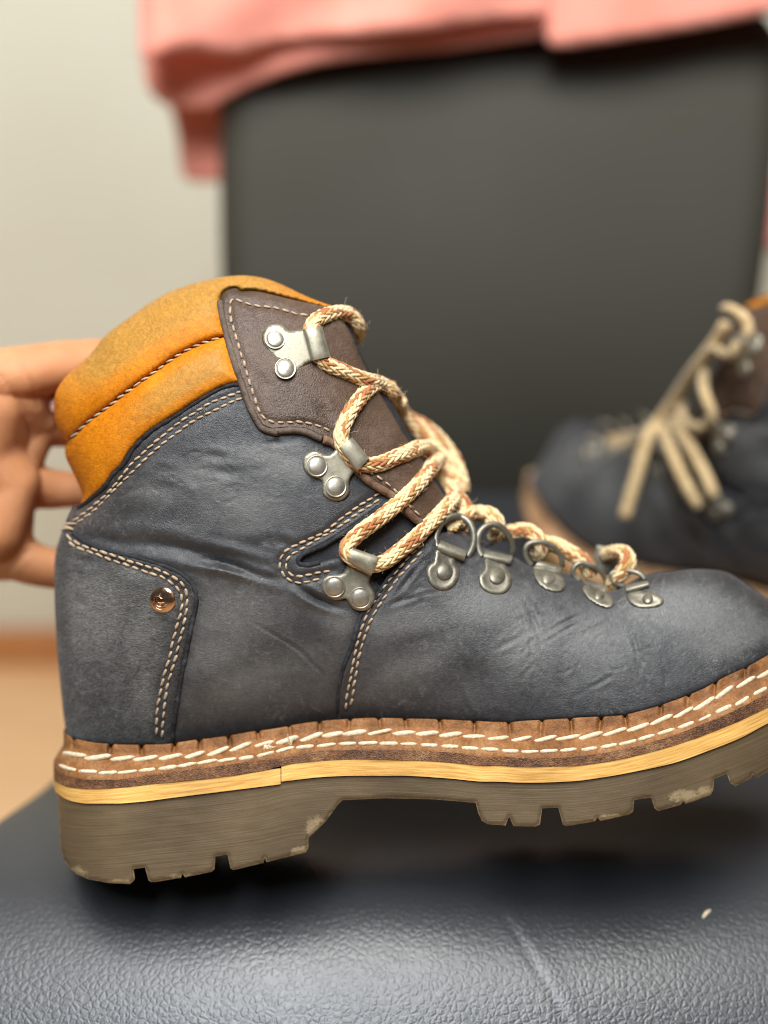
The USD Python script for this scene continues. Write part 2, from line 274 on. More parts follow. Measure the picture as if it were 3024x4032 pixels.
HG[below] = wb(gx[below]) ** 2
def W(x, y):
    x, y = np.asarray(x, float), np.asarray(y, float)
    x, y = np.broadcast_arrays(x, y)
    v = map_coordinates(HG, [(np.atleast_1d(y) - GY0) / G, (np.atleast_1d(x) - GX0) / G], order=1, mode='nearest')
    return np.sqrt(np.maximum(v, 0)).reshape(x.shape)

# folds, creases and seams pressed into the leather: (points, width, depth)
FOLDS = []
def fold(pts, width, depth): FOLDS.append((LineString(sm(pts, 10.0)), width * (0.8 if width < 15 else 1.0), depth * (0.62 if width < 15 else 1.0)))
fold(zE((215, 290), (350, 330), (560, 385), (760, 400), (900, 415), (1050, 440), (1200, 470), (1400, 520)), 26, 26)
fold(zE((300, 290), (560, 340), (800, 370), (1000, 375), (1250, 385), (1420, 400)), 30, 16)
fold(zE((640, 420), (860, 455), (1000, 470), (1160, 500), (1330, 560), (1500, 610), (1650, 680)), 16, 16)
fold(zC((60, 860), (200, 880), (300, 950), (400, 1005), (520, 1050), (620, 1080)), 15, 17)
fold(zC((60, 1170), (160, 1230), (260, 1300), (360, 1390), (440, 1470)), 9, 9)
fold(zE((1250, 820), (1380, 890), (1500, 960), (1640, 1060)), 9, 8)
fold(zC((1000, 700), (900, 790), (830, 880), (790, 990)), 12, 12)
fold(zC((1040, 740), (960, 820), (860, 950), (800, 1010)), 12, 14)
fold(zC((1010, 900), (930, 960), (840, 1010), (770, 1040)), 10, 10)
fold(zC((1100, 950), (1000, 970), (900, 1000), (790, 1050)), 10, 10)
fold(zA((1380, 1110), (1500, 1120), (1640, 1090)), 14, 9)
fold(zA((960, 1190), (1120, 1200), (1290, 1240)), 16, 4.5); fold(zA((700, 1290), (900, 1300), (1050, 1390)), 18, 4.5)
fold(zA((1060, 1270), (1240, 1300), (1480, 1250)), 18, 4.5)
fold(zA((560, 1440), (700, 1390), (840, 1400)), 14, 4.5)
fold(zG((180, 640), (240, 760), (290, 880), (320, 1000), (340, 1090)), 13, 9)
fold(zG((290, 930), (400, 860), (520, 800), (620, 760)), 11, 9); fold(zG((330, 960), (430, 890), (540, 830)), 9, 7)
fold(zG((0, 1010), (120, 950), (220, 900), (300, 870)), 14, 7)
fold(zG((820, 820), (860, 930), (885, 1040), (880, 1150)), 13, 9); fold(zG((1020, 1000), (1045, 1120), (1050, 1230)), 9, 7)
fold(zG((500, 1280), (620, 1210), (740, 1150), (800, 1130)), 11, 8)
fold(zG((240, 700), (260, 850), (250, 1000), (290, 1120)), 9, 6)
fold(zG((560, 860), (600, 960), (660, 1050)), 10, 6); fold(zG((760, 760), (700, 830), (560, 900), (420, 990)), 14, 6)
_r = np.random.RandomState(11)
for z, x0, y0, x1, y1, an, n_, ln_ in ((zG, 60, 720, 900, 1200, -0.6, 26, 150), (zG, 150, 650, 420, 1150, 1.3, 12, 120), (zA, 700, 1100, 1500, 1450, 0.1, 16, 140), (zC, 700, 850, 1050, 1050, -0.6, 10, 120), (zE, 300, 300, 1400, 520, 0.25, 16, 160), (zG, 820, 780, 1100, 1200, 1.45, 8, 110), (zE, 120, 450, 700, 800, 0.15, 14, 90)):
    for _ in range(n_):                           # fine flex lines
        px_, py_ = _r.uniform(x0, x1), _r.uniform(y0, y1); a_ = an + 0.35 * _r.randn(); L_ = ln_ * _r.uniform(0.4, 1.0); c_ = 0.12 * L_ * _r.randn()
        fold(z((px_, py_), (px_ + L_ * math.cos(a_) / 2 - c_ * math.sin(a_), py_ + L_ * math.sin(a_) / 2 + c_ * math.cos(a_)), (px_ + L_ * math.cos(a_), py_ + L_ * math.sin(a_))), 9.0, _r.uniform(3.0, 6.5))
fold(zE((110, 450), (220, 455), (340, 470), (470, 470)), 16, 8); fold(zE((120, 490), (260, 500), (400, 500)), 12, 6)
fold(zE((300, 640), (270, 700), (300, 760)), 20, 7); fold(zE((190, 640), (220, 740), (170, 850)), 24, 7)
fold(zB((100, 420), (220, 640), (330, 700)), 22, 6); fold(zB((450, 720), (560, 780), (640, 900)), 22, 6)
fold(zC((30, 640), (140, 650), (260, 690)), 20, 8)
SEAMS = []                                     # stitch lines: filled below, pressed in by their threads
def press(x, y):
    x, y = np.asarray(x, float).ravel(), np.asarray(y, float).ravel()
    pts = shapely.points(x, y); h = np.zeros(len(x))
    for ln, wd, dp in FOLDS:
        a, b_, c, d = ln.bounds; k = (x > a - 3 * wd) & (x < c + 3 * wd) & (y > b_ - 3 * wd) & (y < d + 3 * wd)
        if k.any():
            r = shapely.distance(pts[k], ln) / wd; tt = shapely.line_locate_point(ln, pts[k], normalized=True)
            h[k] += dp * np.sin(np.pi * np.clip(tt, 0, 1)) ** 0.8 * (0.75 + 0.5 * np.sin(tt * 9 + wd)) * (-np.exp(-r * r) + 0.45 * np.exp(-((r - 1.7) / 0.9) ** 2))
    for ln in SEAMS:
        a, b_, c, d = ln.bounds; k = (x > a - 40) & (x < c + 40) & (y > b_ - 40) & (y < d + 40)
        if k.any():
            r = shapely.distance(pts[k], ln) / 13.0
            h[k] -= 9.0 * np.exp(-r * r)
    q = np.stack([x / 260.0, y / 190.0, 0 * x], 1)
    h += 9.0 * (meshkit.fbm(q, 3, 5) - 0.0)
    q = np.stack([x / 75.0, y / 60.0, 0 * x + 3], 1)
    h += 3.0 * meshkit.fbm(q, 2, 9)
    return h

class Frame:
    """Takes (x, y, w) of the traced boot to world metres."""
    def __init__(self, M=None, relaxed=0.0): self.M, self.relaxed = M, relaxed
    def boot(self, V):
        V = np.asarray(V, float)
        if self.relaxed:                          # an empty boot whose forefoot stands fuller than the creased one's
            V = V.copy(); h = np.maximum(c0(V[:, 0]) - V[:, 1], 0); k = np.clip((V[:, 0] - 1650) / 750, 0, 1); V[:, 1] -= self.relaxed * h * k * k * (3 - 2 * k)
        dep = D0 - V[:, 2] * 1e-4
        return np.stack([(V[:, 0] - CX) / FPX * dep, (CY - V[:, 1]) / FPX * dep, V[:, 2] * 1e-4], 1)
    def __call__(self, V):
        B = self.boot(V)
        if self.M is None: return CAM + FW * D0 + B[:, :1] * RT + B[:, 1:2] * UP - B[:, 2:] * FW
        return B @ self.M[:3, :3].T + self.M[:3, 3]

def tri(poly, s):
    """Points and triangles that fill a polygon, and its boundary ring (indices in order)."""
    P = poly if isinstance(poly, Polygon) else Polygon(poly)
    if not P.is_valid:
        P = P.buffer(0)
        if P.geom_type != 'Polygon': P = max(P.geoms, key=lambda g: g.area)
    ring = P.exterior; out = []
    c = np.array(ring.coords)[:-1]
    if shapely.is_ccw(ring): c = c[::-1]
    for i in range(len(c)):
        a, b_ = c[i], c[(i + 1) % len(c)]; n = max(1, int(np.linalg.norm(b_ - a) / (s * 0.9)))
        out += [a + (b_ - a) * k / n for k in range(n)]
    R = np.array(out); keep = [0]
    for i in range(1, len(R)):
        if np.linalg.norm(R[i] - R[keep[-1]]) > s * 0.3: keep.append(i)
    R = R[keep]; P2 = Polygon(R)
    if not P2.is_valid: P2 = P
    x0, y0, x1, y1 = P.bounds
    X, Y = np.meshgrid(np.arange(x0, x1, s), np.arange(y0, y1, s * 0.866)); X[1::2] += s / 2
    g = np.stack([X.ravel(), Y.ravel()], 1); g = g[shapely.contains_xy(P2, g[:, 0], g[:, 1])]
    if len(g): g = g[shapely.distance(shapely.points(g), P2.exterior) > s * 0.55]
    V = np.vstack([R, g]) if len(g) else R
    F = Delaunay(V).simplices; cen = V[F].mean(1)
    F = F[shapely.contains_xy(P2, cen[:, 0], cen[:, 1])]
    e = V[F]; e1, e2 = e[:, 1] - e[:, 0], e[:, 2] - e[:, 0]; ar = e1[:, 0] * e2[:, 1] - e1[:, 1] * e2[:, 0]; F = F[np.abs(ar) > 1e-3]; ar = ar[np.abs(ar) > 1e-3]
    F[ar > 0] = F[ar > 0][:, ::-1]               # picture y runs down: clockwise here faces the viewer
    return V, F, np.arange(len(R)), P2

def panel(poly, t, edge=8.0, s=13.0, puff=0.0, puffr=90.0, both=False, lift=0.0, folds=1.0, wfun=None):
    """A piece of leather lying on the boot: (x, y, w) vertices, triangles, distance from its edge."""
    V2, F, ring, P = tri(poly, s)
    d = shapely.distance(shapely.points(V2), P.exterior)
    h = t * (0.55 + 0.45 * np.sqrt(1 - (1 - np.clip(d / edge, 0, 1)) ** 2))
    if puff: h = h + puff * np.sqrt(np.clip(1 - (1 - np.clip(d / puffr, 0, 1)) ** 2, 0, 1))
    if folds: h = h + folds * press(V2[:, 0], V2[:, 1]) * np.clip(0.25 + d / 30, 0, 1)
    base = (wfun or W)(V2[:, 0], V2[:, 1]); m = mid(V2[:, 0], V2[:, 1])
    Vt_ = np.column_stack([V2, m + base + h + lift])
    low = np.column_stack([V2[ring], (m + base)[ring] - 14 + min(lift, 0)])
    n, r = len(V2), len(ring)
    k = np.arange(r); k2 = (k + 1) % r
    sk = np.vstack([np.column_stack([ring[k], n + k, ring[k2]]), np.column_stack([ring[k2], n + k, n + k2])])
    out = np.vstack([Vt_, low]); FF = np.vstack([F, sk]); dd = np.r_[d, np.zeros(r)]
    if both:
        q = out.copy(); q[:, 2] = 2 * mid(q[:, 0], q[:, 1]) - q[:, 2]
        FF = np.vstack([FF, FF[:, ::-1] + len(out)]); out = np.vstack([out, q]); dd = np.r_[dd, dd]
    return out, FF, dd

def resample(path, step):
    p = np.array(path, float); d = np.r_[0, np.cumsum(np.linalg.norm(np.diff(p, axis=0), axis=1))]
    n = max(2, int(round(d[-1] / step)) + 1); u = np.linspace(0, d[-1], n)
    return np.stack([np.interp(u, d, p[:, k]) for k in range(p.shape[1])], 1)
def frames(p):
    t = np.gradient(p, axis=0); t /= np.linalg.norm(t, axis=1, keepdims=True) + 1e-12
    a = np.cross(t[0], [0, 0, 1.0]); a = a if np.linalg.norm(a) > 0.1 else np.cross(t[0], [1.0, 0, 0]); A = [a / np.linalg.norm(a)]
    for i in range(1, len(p)):
        v = A[-1] - t[i] * np.dot(A[-1], t[i]); A.append(v / (np.linalg.norm(v) + 1e-12))
    A = np.array(A); return t, A, np.cross(t, A)
def tube(p, r, sides=8, caps=True):
    p = np.asarray(p, float); t, a, b_ = frames(p); r = np.broadcast_to(r, (len(p),)); ang = np.arange(sides) * 2 * np.pi / sides
    v = (p[:, None] + r[:, None, None] * (np.cos(ang)[None, :, None] * a[:, None] + np.sin(ang)[None, :, None] * b_[:, None])).reshape(-1, 3)
    i, j = np.meshgrid(np.arange(len(p) - 1), np.arange(sides), indexing='ij')
    q = np.stack([i * sides + j, i * sides + (j + 1) % sides, (i + 1) * sides + (j + 1) % sides, (i + 1) * sides + j], -1).reshape(-1, 4)
    f = np.vstack([q[:, [0, 1, 2]], q[:, [0, 2, 3]]])
    if caps:
        n = len(v); v = np.vstack([v, p[:1], p[-1:]]); j = np.arange(sides); e = (len(p) - 1) * sides
        f = np.vstack([f, np.column_stack([np.full(sides, n), (j + 1) % sides, j]), np.column_stack([np.full(sides, n + 1), e + j, e + (j + 1) % sides])])
    return v, f
def spline3(pts, step):
    p = np.array(pts, float); d = np.r_[0, np.cumsum(np.sqrt(np.maximum(np.linalg.norm(np.diff(p, axis=0), axis=1), 1e-6)))]
    q = CubicSpline(d, p)(np.linspace(0, d[-1], 60 * len(p))); return resample(q, step)
def surf(pts, h):
    p = np.asarray(pts, float); return np.column_stack([p, mid(p[:, 0], p[:, 1]) + W(p[:, 0], p[:, 1]) + h])

rng = np.random.RandomState(7)
def stitch_row(line, pitch, length, r, h, slant=0.12, phase=0.0, jit=0.05, seg=7, sides=6, wfun=None):
    """Threads along a line, each dipping into its holes. Returns a list of (V, F)."""
    p = resample(line, 4.0); d = np.r_[0, np.cumsum(np.linalg.norm(np.diff(p, axis=0), axis=1))]; out = []
    x = pitch * (0.5 + phase)
    while x < d[-1] - length * 0.4:
        L = length * (1 + jit * rng.randn()); u = np.linspace(-1, 1, seg)
        q = np.stack([np.interp(x + u * L / 2, d, p[:, k]) for k in (0, 1)], 1)
        t = q[-1] - q[0]; nrm = np.array([-t[1], t[0]]) / (np.linalg.norm(t) + 1e-9)
        sl = slant * (1 + 0.3 * rng.randn()); q = q + nrm[None] * (u * sl * L / 2)[:, None] + nrm * rng.randn() * r * 0.12
        b3 = (wfun(q[:, 0], q[:, 1]) if wfun else mid(q[:, 0], q[:, 1]) + W(q[:, 0], q[:, 1]) + press(q[:, 0], q[:, 1])) + h
        w = b3 + r * 0.75 * (1 - np.abs(u) ** 3) - r * 0.9 * np.abs(u) ** 6
        rr = r * (1 + 0.08 * rng.randn()) * np.sqrt(np.clip(1 - 0.85 * np.abs(u) ** 4, 0.05, 1))
        out.append(tube(np.column_stack([q, w]), rr, sides)); x += pitch * (1 + 0.03 * rng.randn())
    return out

# ------------------------------------------------------------------ outlines of the boot's pieces
seam_collar = sm(zA((1195, 488), (1050, 530), (900, 605), (780, 690), (620, 805), (480, 915), (380, 990), (320, 1045), (246, 1115)))
edge_navy = sm(zA((1290, 772), (1170, 792), (1060, 850), (950, 920), (850, 985), (760, 1040), (680, 1110), (630, 1170), (580, 1250), (520, 1310), (480, 1370), (430, 1420), (370, 1470), (308, 1515)))
flap_left = sm(zA((1158, 285), (1162, 340), (1200, 500), (1240, 640), (1290, 790), (1340, 920), (1380, 1000), (1430, 1045), (1500, 1060)) + zB((260, 907), (380, 895), (470, 910), (560, 950), (640, 985), (700, 1060), (780, 1145), (870, 1218), (990, 1292), (1060, 1370), (1150, 1442)))
flap_top = sm(zA((1158, 285), (1166, 240), (1200, 212), (1260, 204)) + zB((65, 68), (130, 68), (280, 95), (430, 130), (560, 158), (632, 172)))
flap_front = sm(zB((632, 172), (690, 262), (738, 352), (765, 420), (812, 520), (862, 610), (905, 690), (965, 790), (1040, 920), (1085, 985), (1150, 1075), (1218, 1190), (1285, 1295), (1300, 1330)))
P_upper_roll = chain(S_collar_out, list(reversed(flap_top)), zA((1160, 320), (1190, 470)), seam_collar, zA((222, 1085)))
P_lower_roll = chain(seam_collar, list(reversed(S_lowroll)), list(reversed(edge_navy)), zA((1240, 640)))
P_flap = chain(flap_top, flap_front, zB((1240, 1380), (1165, 1445)), list(reversed(flap_left)))
counter_edge = sm(zE((152, 275), (180, 282), (205, 300), (300, 365), (420, 405), (560, 440), (700, 478), (800, 518), (870, 560), (915, 610), (937, 670), (935, 740), (915, 830), (890, 950), (870, 1060), (850, 1150), (830, 1280), (810, 1400), (797, 1540)))
cx_end = counter_edge[-1][0]
P_counter = chain(counter_edge, [(x, float(c0(x)) + 6) for x in np.linspace(cx_end, 262, 40)], [q for q in S_heel if q[1] > 1900 + .66305 * 275])
vamp_left = sm(zC((1060, 612), (985, 650), (890, 750), (800, 870), (735, 965), (690, 1030), (640, 1085), (608, 1180), (580, 1280), (540, 1380), (505, 1520), (498, 1660)))
P_vamp = chain(S_vamp, [(x, float(c0(x)) + 6) for x in np.linspace(3222, vamp_left[-1][0], 160)], list(reversed(vamp_left)), zC((1100, 600), (1180, 600)))
notch = sm(zC((815, 392), (700, 485), (600, 558), (500, 622), (380, 690), (300, 722), (262, 758))) + sm(zC((262, 758), (268, 785), (330, 790), (420, 768), (520, 752), (640, 800), (700, 860), (760, 930)))
P_quarter = chain([q for q in edge_navy[::-1]], zA((1340, 920)), [q for q in flap_left if q[1] > 1610 and q[0] < zC((815, 392))[0][0]], notch,
                  [(q[0] + 34, q[1]) for q in vamp_left if q[1] > 2330], [(x, float(c0(x)) + 6) for x in np.linspace(vamp_left[-1][0] + 34, 620, 60)],
                  [(x - 40, y) for x, y in counter_edge[::-1] if x > 330], zE((215, 320), (176, 268), (185, 200), (222, 125)))
strip_pts = sm(zB((560, 952), (640, 990), (700, 1065), (780, 1150), (870, 1224), (990, 1298), (1060, 1376), (1150, 1448)))

# stitch lines
L_counter = [sm(zE((165, 305), (240, 365), (340, 400), (430, 430), (520, 460), (640, 495), (740, 530), (830, 580), (870, 625), (885, 680), (882, 750), (865, 850), (838, 950), (815, 1050), (790, 1130), (770, 1200), (755, 1290), (742, 1400), (738, 1530))),
             sm(zE((163, 328), (230, 385), (320, 415), (420, 455), (530, 490), (640, 530), (740, 565), (810, 610), (845, 655), (855, 710), (845, 780), (820, 870), (795, 970), (775, 1060), (745, 1150), (730, 1230), (710, 1330), (702, 1430), (705, 1530)))]
L_quarter = [sm(zA((1298, 812), (1230, 835), (1160, 860), (1080, 895), (1000, 945), (900, 1010), (820, 1075), (755, 1130), (690, 1190), (640, 1235), (580, 1310), (510, 1395), (440, 1465), (360, 1530), (290, 1580), (262, 1600))),
             sm(zA((1318, 850), (1240, 872), (1150, 915), (1060, 960), (970, 1010), (880, 1075), (810, 1130), (740, 1190), (670, 1260), (620, 1310), (540, 1390), (480, 1450), (410, 1520), (330, 1580), (275, 1612)))]
L_loop = [sm(zC((750, 355), (700, 395), (640, 430), (580, 470), (500, 530), (430, 590), (350, 630), (270, 665), (200, 700), (160, 745), (155, 800), (175, 850), (230, 890), (290, 895), (360, 880), (415, 862))),
          sm(zC((765, 378), (700, 430), (620, 480), (540, 540), (460, 595), (390, 630), (310, 680), (250, 715), (205, 745), (190, 790), (210, 840), (260, 858), (330, 850), (400, 835), (480, 822)))]
L_vamp = [sm(zC((545, 1655), (555, 1550), (575, 1450), (590, 1370), (610, 1270), (630, 1200), (660, 1110), (700, 1030), (760, 940), (820, 860), (880, 790), (930, 730), (1000, 670), (1035, 642))),
          sm(zC((572, 1655), (590, 1540), (605, 1440), (625, 1330), (645, 1260), (680, 1150), (720, 1070), (765, 1000), (820, 920), (870, 850), (910, 810), (960, 750), (1020, 690)))]
L_flap = [sm(zB((590, 215), (500, 210), (430, 210), (370, 195), (300, 175), (240, 165), (160, 155), (70, 130), (20, 118), (10, 150), (12, 210), (25, 280), (45, 340), (60, 400), (85, 480), (110, 560), (130, 630), (150, 690), (165, 740), (185, 790), (215, 828), (280, 850), (360, 848), (430, 850), (500, 860), (570, 885), (640, 930)))]
L_flap2 = [sm(zB((770, 1090), (850, 1150), (920, 1195), (1000, 1265), (1080, 1350), (1140, 1405)))]
L_collar = [seam_collar[2:]]
for ls in (L_counter, L_quarter, L_loop, L_vamp, L_flap):
    for l in ls: SEAMS.append(LineString(l))

LACE_R = 25.0
def lace_paths():
    """(x, y, w) runs of the cord over the boot; h is its height above the leather."""
    def run(z, pts): return [tuple(z((a, b_))[0]) + (h,) for a, b_, h in pts]
    runs = []
    runs.append(run(zB, [(745, 365, -140), (764, 320, -60), (760, 262, 0), (722, 214, 30), (655, 200, 40), (585, 212, 46), (520, 245, 52), (490, 290, 56), (497, 345, 56), (515, 410, 54), (545, 470, 52), (600, 512, 50), (680, 545, 50), (760, 580, 52), (840, 605, 62), (915, 628, 66), (962, 662, 40), (985, 705, -40), (992, 745, -130)]))
    runs.append(run(zB, [(905, 625, 16), (850, 640, 30), (800, 682, 40), (745, 752, 46), (692, 845, 50), (668, 925, 54), (680, 990, 56), (718, 1050, 56), (765, 1095, 54), (830, 1102, 50), (900, 1095, 46), (980, 1062, 44), (1060, 1030, 44), (1120, 1003, 40), (1158, 1000, 10), (1180, 1020, -70)]))
    runs.append(run(zB, [(1250, 1075, -110), (1218, 1095, 0), (1195, 1130, 40), (1150, 1185, 46), (1080, 1262, 48), (980, 1352, 50), (880, 1432, 52), (780, 1505, 54), (715, 1570, 56)]) + run(zC, [(548, 705, 58), (575, 745, 60), (640, 775, 60), (700, 790, 58), (765, 778, 54), (830, 735, 50), (880, 695, 48), (980, 610, 46), (1060, 530, 48), (1120, 470, 52), (1170, 415, 52), (1205, 395, 40), (1240, 425, 40), (1262, 480, 40), (1258, 540, 30), (1225, 570, 8)]))
    runs.append(run(zC, [(1180, 545, 70), (1230, 520, 90), (1275, 485, 60), (1310, 482, 10), (1370, 485, 0), (1415, 500, 26), (1445, 545, 50), (1452, 595, 46), (1425, 620, 10)]))
    runs.append(run(zG, [(20, 215, 70), (55, 270, 50), (100, 300, -20), (150, 292, 0), (215, 285, 10), (262, 305, 30), (300, 350, 50), (310, 400, 40), (285, 425, 5)]))
    runs.append(run(zG, [(290, 360, 30), (340, 360, 10), (410, 375, 14), (470, 408, 24), (530, 442, 34), (580, 490, 44), (600, 545, 40)]))
    runs.append(run(zG, [(700, 430, -150), (760, 415, -60), (812, 425, 10), (830, 470, 60), (805, 520, 66), (765, 560, 60), (740, 600, 30)]))
    far = []
    far.append(run(zB, [(950, 640, -60), (1000, 745, -190), (1060, 825, -240), (1140, 905, -260), (1225, 995, -260), (1300, 1080, -250), (1350, 1180, -230), (1372, 1270, -180)]))
    far.append(run(zB, [(1010, 720, -150), (1090, 840, -300), (1170, 880, -330), (1265, 970, -340), (1330, 1060, -330), (1375, 1180, -290), (1385, 1250, -200)]))
    far.append(run(zB, [(1160, 1020, -80), (1215, 1110, -130), (1270, 1195, -150), (1310, 1240, -120), (1340, 1290, -40), (1370, 1320, 10)]))
    far.append(run(zB, [(1180, 990, -120), (1240, 1060, -200), (1300, 1130, -220), (1360, 1200, -200), (1385, 1230, -160)]))
    runs += far
    out = []
    for r in runs:
        r = np.array(r); w = mid(r[:, 0], r[:, 1]) + W(r[:, 0], r[:, 1]) + r[:, 2] - 6
        out.append(np.column_stack([r[:, :2], w]))
    return out

def braid(path, R, n=12, pitch=450.0, step=5.0, rs=6.9, sides=6, phase=0.0):
    """A braided cord: yarns that wind both ways and pass over and under each other. Returns {colour: [(V, F)]}."""
    p = spline3(path, step)
    for _ in range(2): p[1:-1] = (p[:-2] + 2 * p[1:-1] + p[2:]) / 4
    t, a, b_ = frames(p); s = np.arange(len(p)) * step; out = {'cream': [], 'rust': [], 'olive': []}
    for dr in (1, -1):
        for k in range(n):
            th = dr * 2 * np.pi * s / pitch + 2 * np.pi * (k + (0.5 if dr < 0 else 0)) / n + phase
            q_ = 2 * n * s / pitch + (0 if dr > 0 else 0)
            over = np.cos(np.pi / 2 * (q_ + 2 * k - 0.5) - np.pi / 4) if dr > 0 else -np.cos(np.pi / 2 * (2 * k + 0.5 - q_) - np.pi / 4)
            rad = R - rs * 0.95 + 3.2 * over
            q = p + (np.cos(th)[:, None] * a + np.sin(th)[:, None] * b_) * rad[:, None]
            col = 'rust' if k in ((0, 1, 7) if dr > 0 else (0, 1)) else 'olive' if k in ((2, 8) if dr > 0 else (2, 7)) else 'cream'
            out[col].append(tube(q, rs * (1 + 0.06 * math.sin(k * 2.1)), sides))
    core = tube(p, R - rs * 1.4, 8)
    out['cream'].append(core)
    return out, p

def ellipsoid_cap(cxy, r, h, base, n=28, rings=9, flat=0.0, rim=0.0):
    """A domed rivet head lying on the boot at height base."""
    cx_, cy_ = cxy; V, F = [], []
    prof = [(r * 1.0, -10.0), (r * 1.0, h * 0.15)] + [(r * math.cos(u), h * (0.15 + 0.85 * math.sin(u))) for u in np.linspace(0.12, math.pi / 2 - 0.05, rings)]
    if rim: prof = [(r, -10.0), (r, h * 0.35), (r * 0.97, h * 0.5), (r * 0.90, h * 0.45), (r * 0.84, h * 0.34)] + [(r * 0.82 * math.cos(u), h * (0.34 + 0.66 * math.sin(u))) for u in np.linspace(0.05, math.pi / 2 - 0.05, rings)]
    ang = np.arange(n) * 2 * np.pi / n
    wb_, mb = float(W(cx_, cy_)), float(mid(cx_, cy_))
    e = 6.0; gxw = float(W(cx_ + e, cy_) - W(cx_ - e, cy_)) / (2 * e); gyw = float(W(cx_, cy_ + e) - W(cx_, cy_ - e)) / (2 * e) - TILT * 0.7
    gxw, gyw = np.clip([gxw, gyw], -0.8, 0.8)
    for rr, hz in prof:
        for a in ang:
            dx, dy = rr * math.cos(a), rr * math.sin(a); V.append((cx_ + dx, cy_ + dy, mb + wb_ + gxw * dx + gyw * dy + base + hz))
    V.append((cx_, cy_, mb + wb_ + base + prof[-1][1]))
    for i in range(len(prof) - 1):
        for j in range(n):
            A, B_, C_, D_ = i * n + j, i * n + (j + 1) % n, (i + 1) * n + (j + 1) % n, (i + 1) * n + j
            F += [(A, C_, B_), (A, D_, C_)]
    e = (len(prof) - 1) * n
    F += [(e + j, len(V) - 1, e + (j + 1) % n) for j in range(n)]
    return np.array(V), np.array(F)

def curl(quad, base0, rise, thick=7.0, nv=8, round_=False):
    """The turned-over tab of a hook: it bends up from the plate, passes over the cord and dips at its free edge.
    quad: near-left, near-right (at the plate), far-right, far-left (beyond the cord)."""
    a, b_, c, d = [np.array(q, float) for q in quad]
    prof = [(0.03, -0.25), (0.0, 0.05), (0.0, 0.45), (0.03, 0.72), (0.09, 0.90), (0.2, 1.0), (0.4, 1.05), (0.6, 1.06), (0.78, 1.0), (0.9, 0.88), (1.0, 0.66)]
    if round_: prof = [(0.5 - 0.5 * math.cos(t), math.sin(t)) for t in np.linspace(0.0, math.pi, 13)]
    nu = len(prof)
    def sheet(off):
        P = []
        for u, hz in prof:
            for j in range(nv):
                v = j / (nv - 1); q = (a * (1 - v) + b_ * v) * (1 - u) + (d * (1 - v) + c * v) * u
                e = 1 - 0.10 * (abs(2 * v - 1) ** 6)
                P.append((*q, base0 + rise * hz * e + off))
        P = np.array(P); m = mid(P[:, 0], P[:, 1]); cen = (a + b_ + c + d) / 4
        P[:, 2] += m + W(P[:, 0], P[:, 1]) * 0.35 + float(W(*cen)) * 0.65; return P
    T, Bm = sheet(thick), sheet(0.0); n = len(T); F = []
    for i in range(nu - 1):
        for j in range(nv - 1):
            A, B_, C_, D_ = i * nv + j, i * nv + j + 1, (i + 1) * nv + j + 1, (i + 1) * nv + j
            F += [(A, B_, C_), (A, C_, D_), (n + A, n + C_, n + B_), (n + A, n + D_, n + C_)]
    rim = [j for j in range(nv)] + [i * nv + nv - 1 for i in range(1, nu)] + [(nu - 1) * nv + j for j in range(nv - 2, -1, -1)] + [i * nv for i in range(nu - 2, 0, -1)]
    for i in range(len(rim)):
        A, B_ = rim[i], rim[(i + 1) % len(rim)]; F += [(A, n + A, B_), (B_, n + A, n + B_)]
    return np.vstack([T, Bm]), np.array(F)

HOOKS = [
    dict(plate=zB((203, 370), (200, 325), (225, 283), (280, 265), (325, 278), (352, 302), (378, 308), (460, 292), (520, 300), (545, 400), (520, 470), (440, 520), (415, 565), (385, 603), (345, 620), (300, 610), (265, 578), (255, 525), (268, 475), (240, 430)), riv=zB((278, 348), (338, 528)), quad=zB((442, 300), (488, 484), (605, 458), (556, 276))),
    dict(plate=zB((440, 1090), (452, 1048), (495, 1022), (550, 1028), (595, 1045), (640, 1005), (700, 1000), (780, 1080), (740, 1150), (715, 1205), (718, 1250), (692, 1298), (640, 1317), (585, 1302), (555, 1262), (556, 1205), (530, 1182), (475, 1165), (448, 1130)), riv=zB((525, 1108), (638, 1230)), quad=zB((650, 1008), (757, 1146), (836, 1062), (735, 937))),
    dict(plate=zC((400, 910), (420, 865), (470, 850), (530, 838), (552, 790), (600, 770), (690, 800), (690, 870), (690, 905), (716, 960), (712, 1012), (688, 1048), (640, 1065), (590, 1050), (560, 1012), (545, 992), (500, 1000), (440, 982), (408, 950)), riv=zC((478, 922), (632, 988)), quad=zC((543, 770), (694, 860), (740, 742), (590, 690))),
]
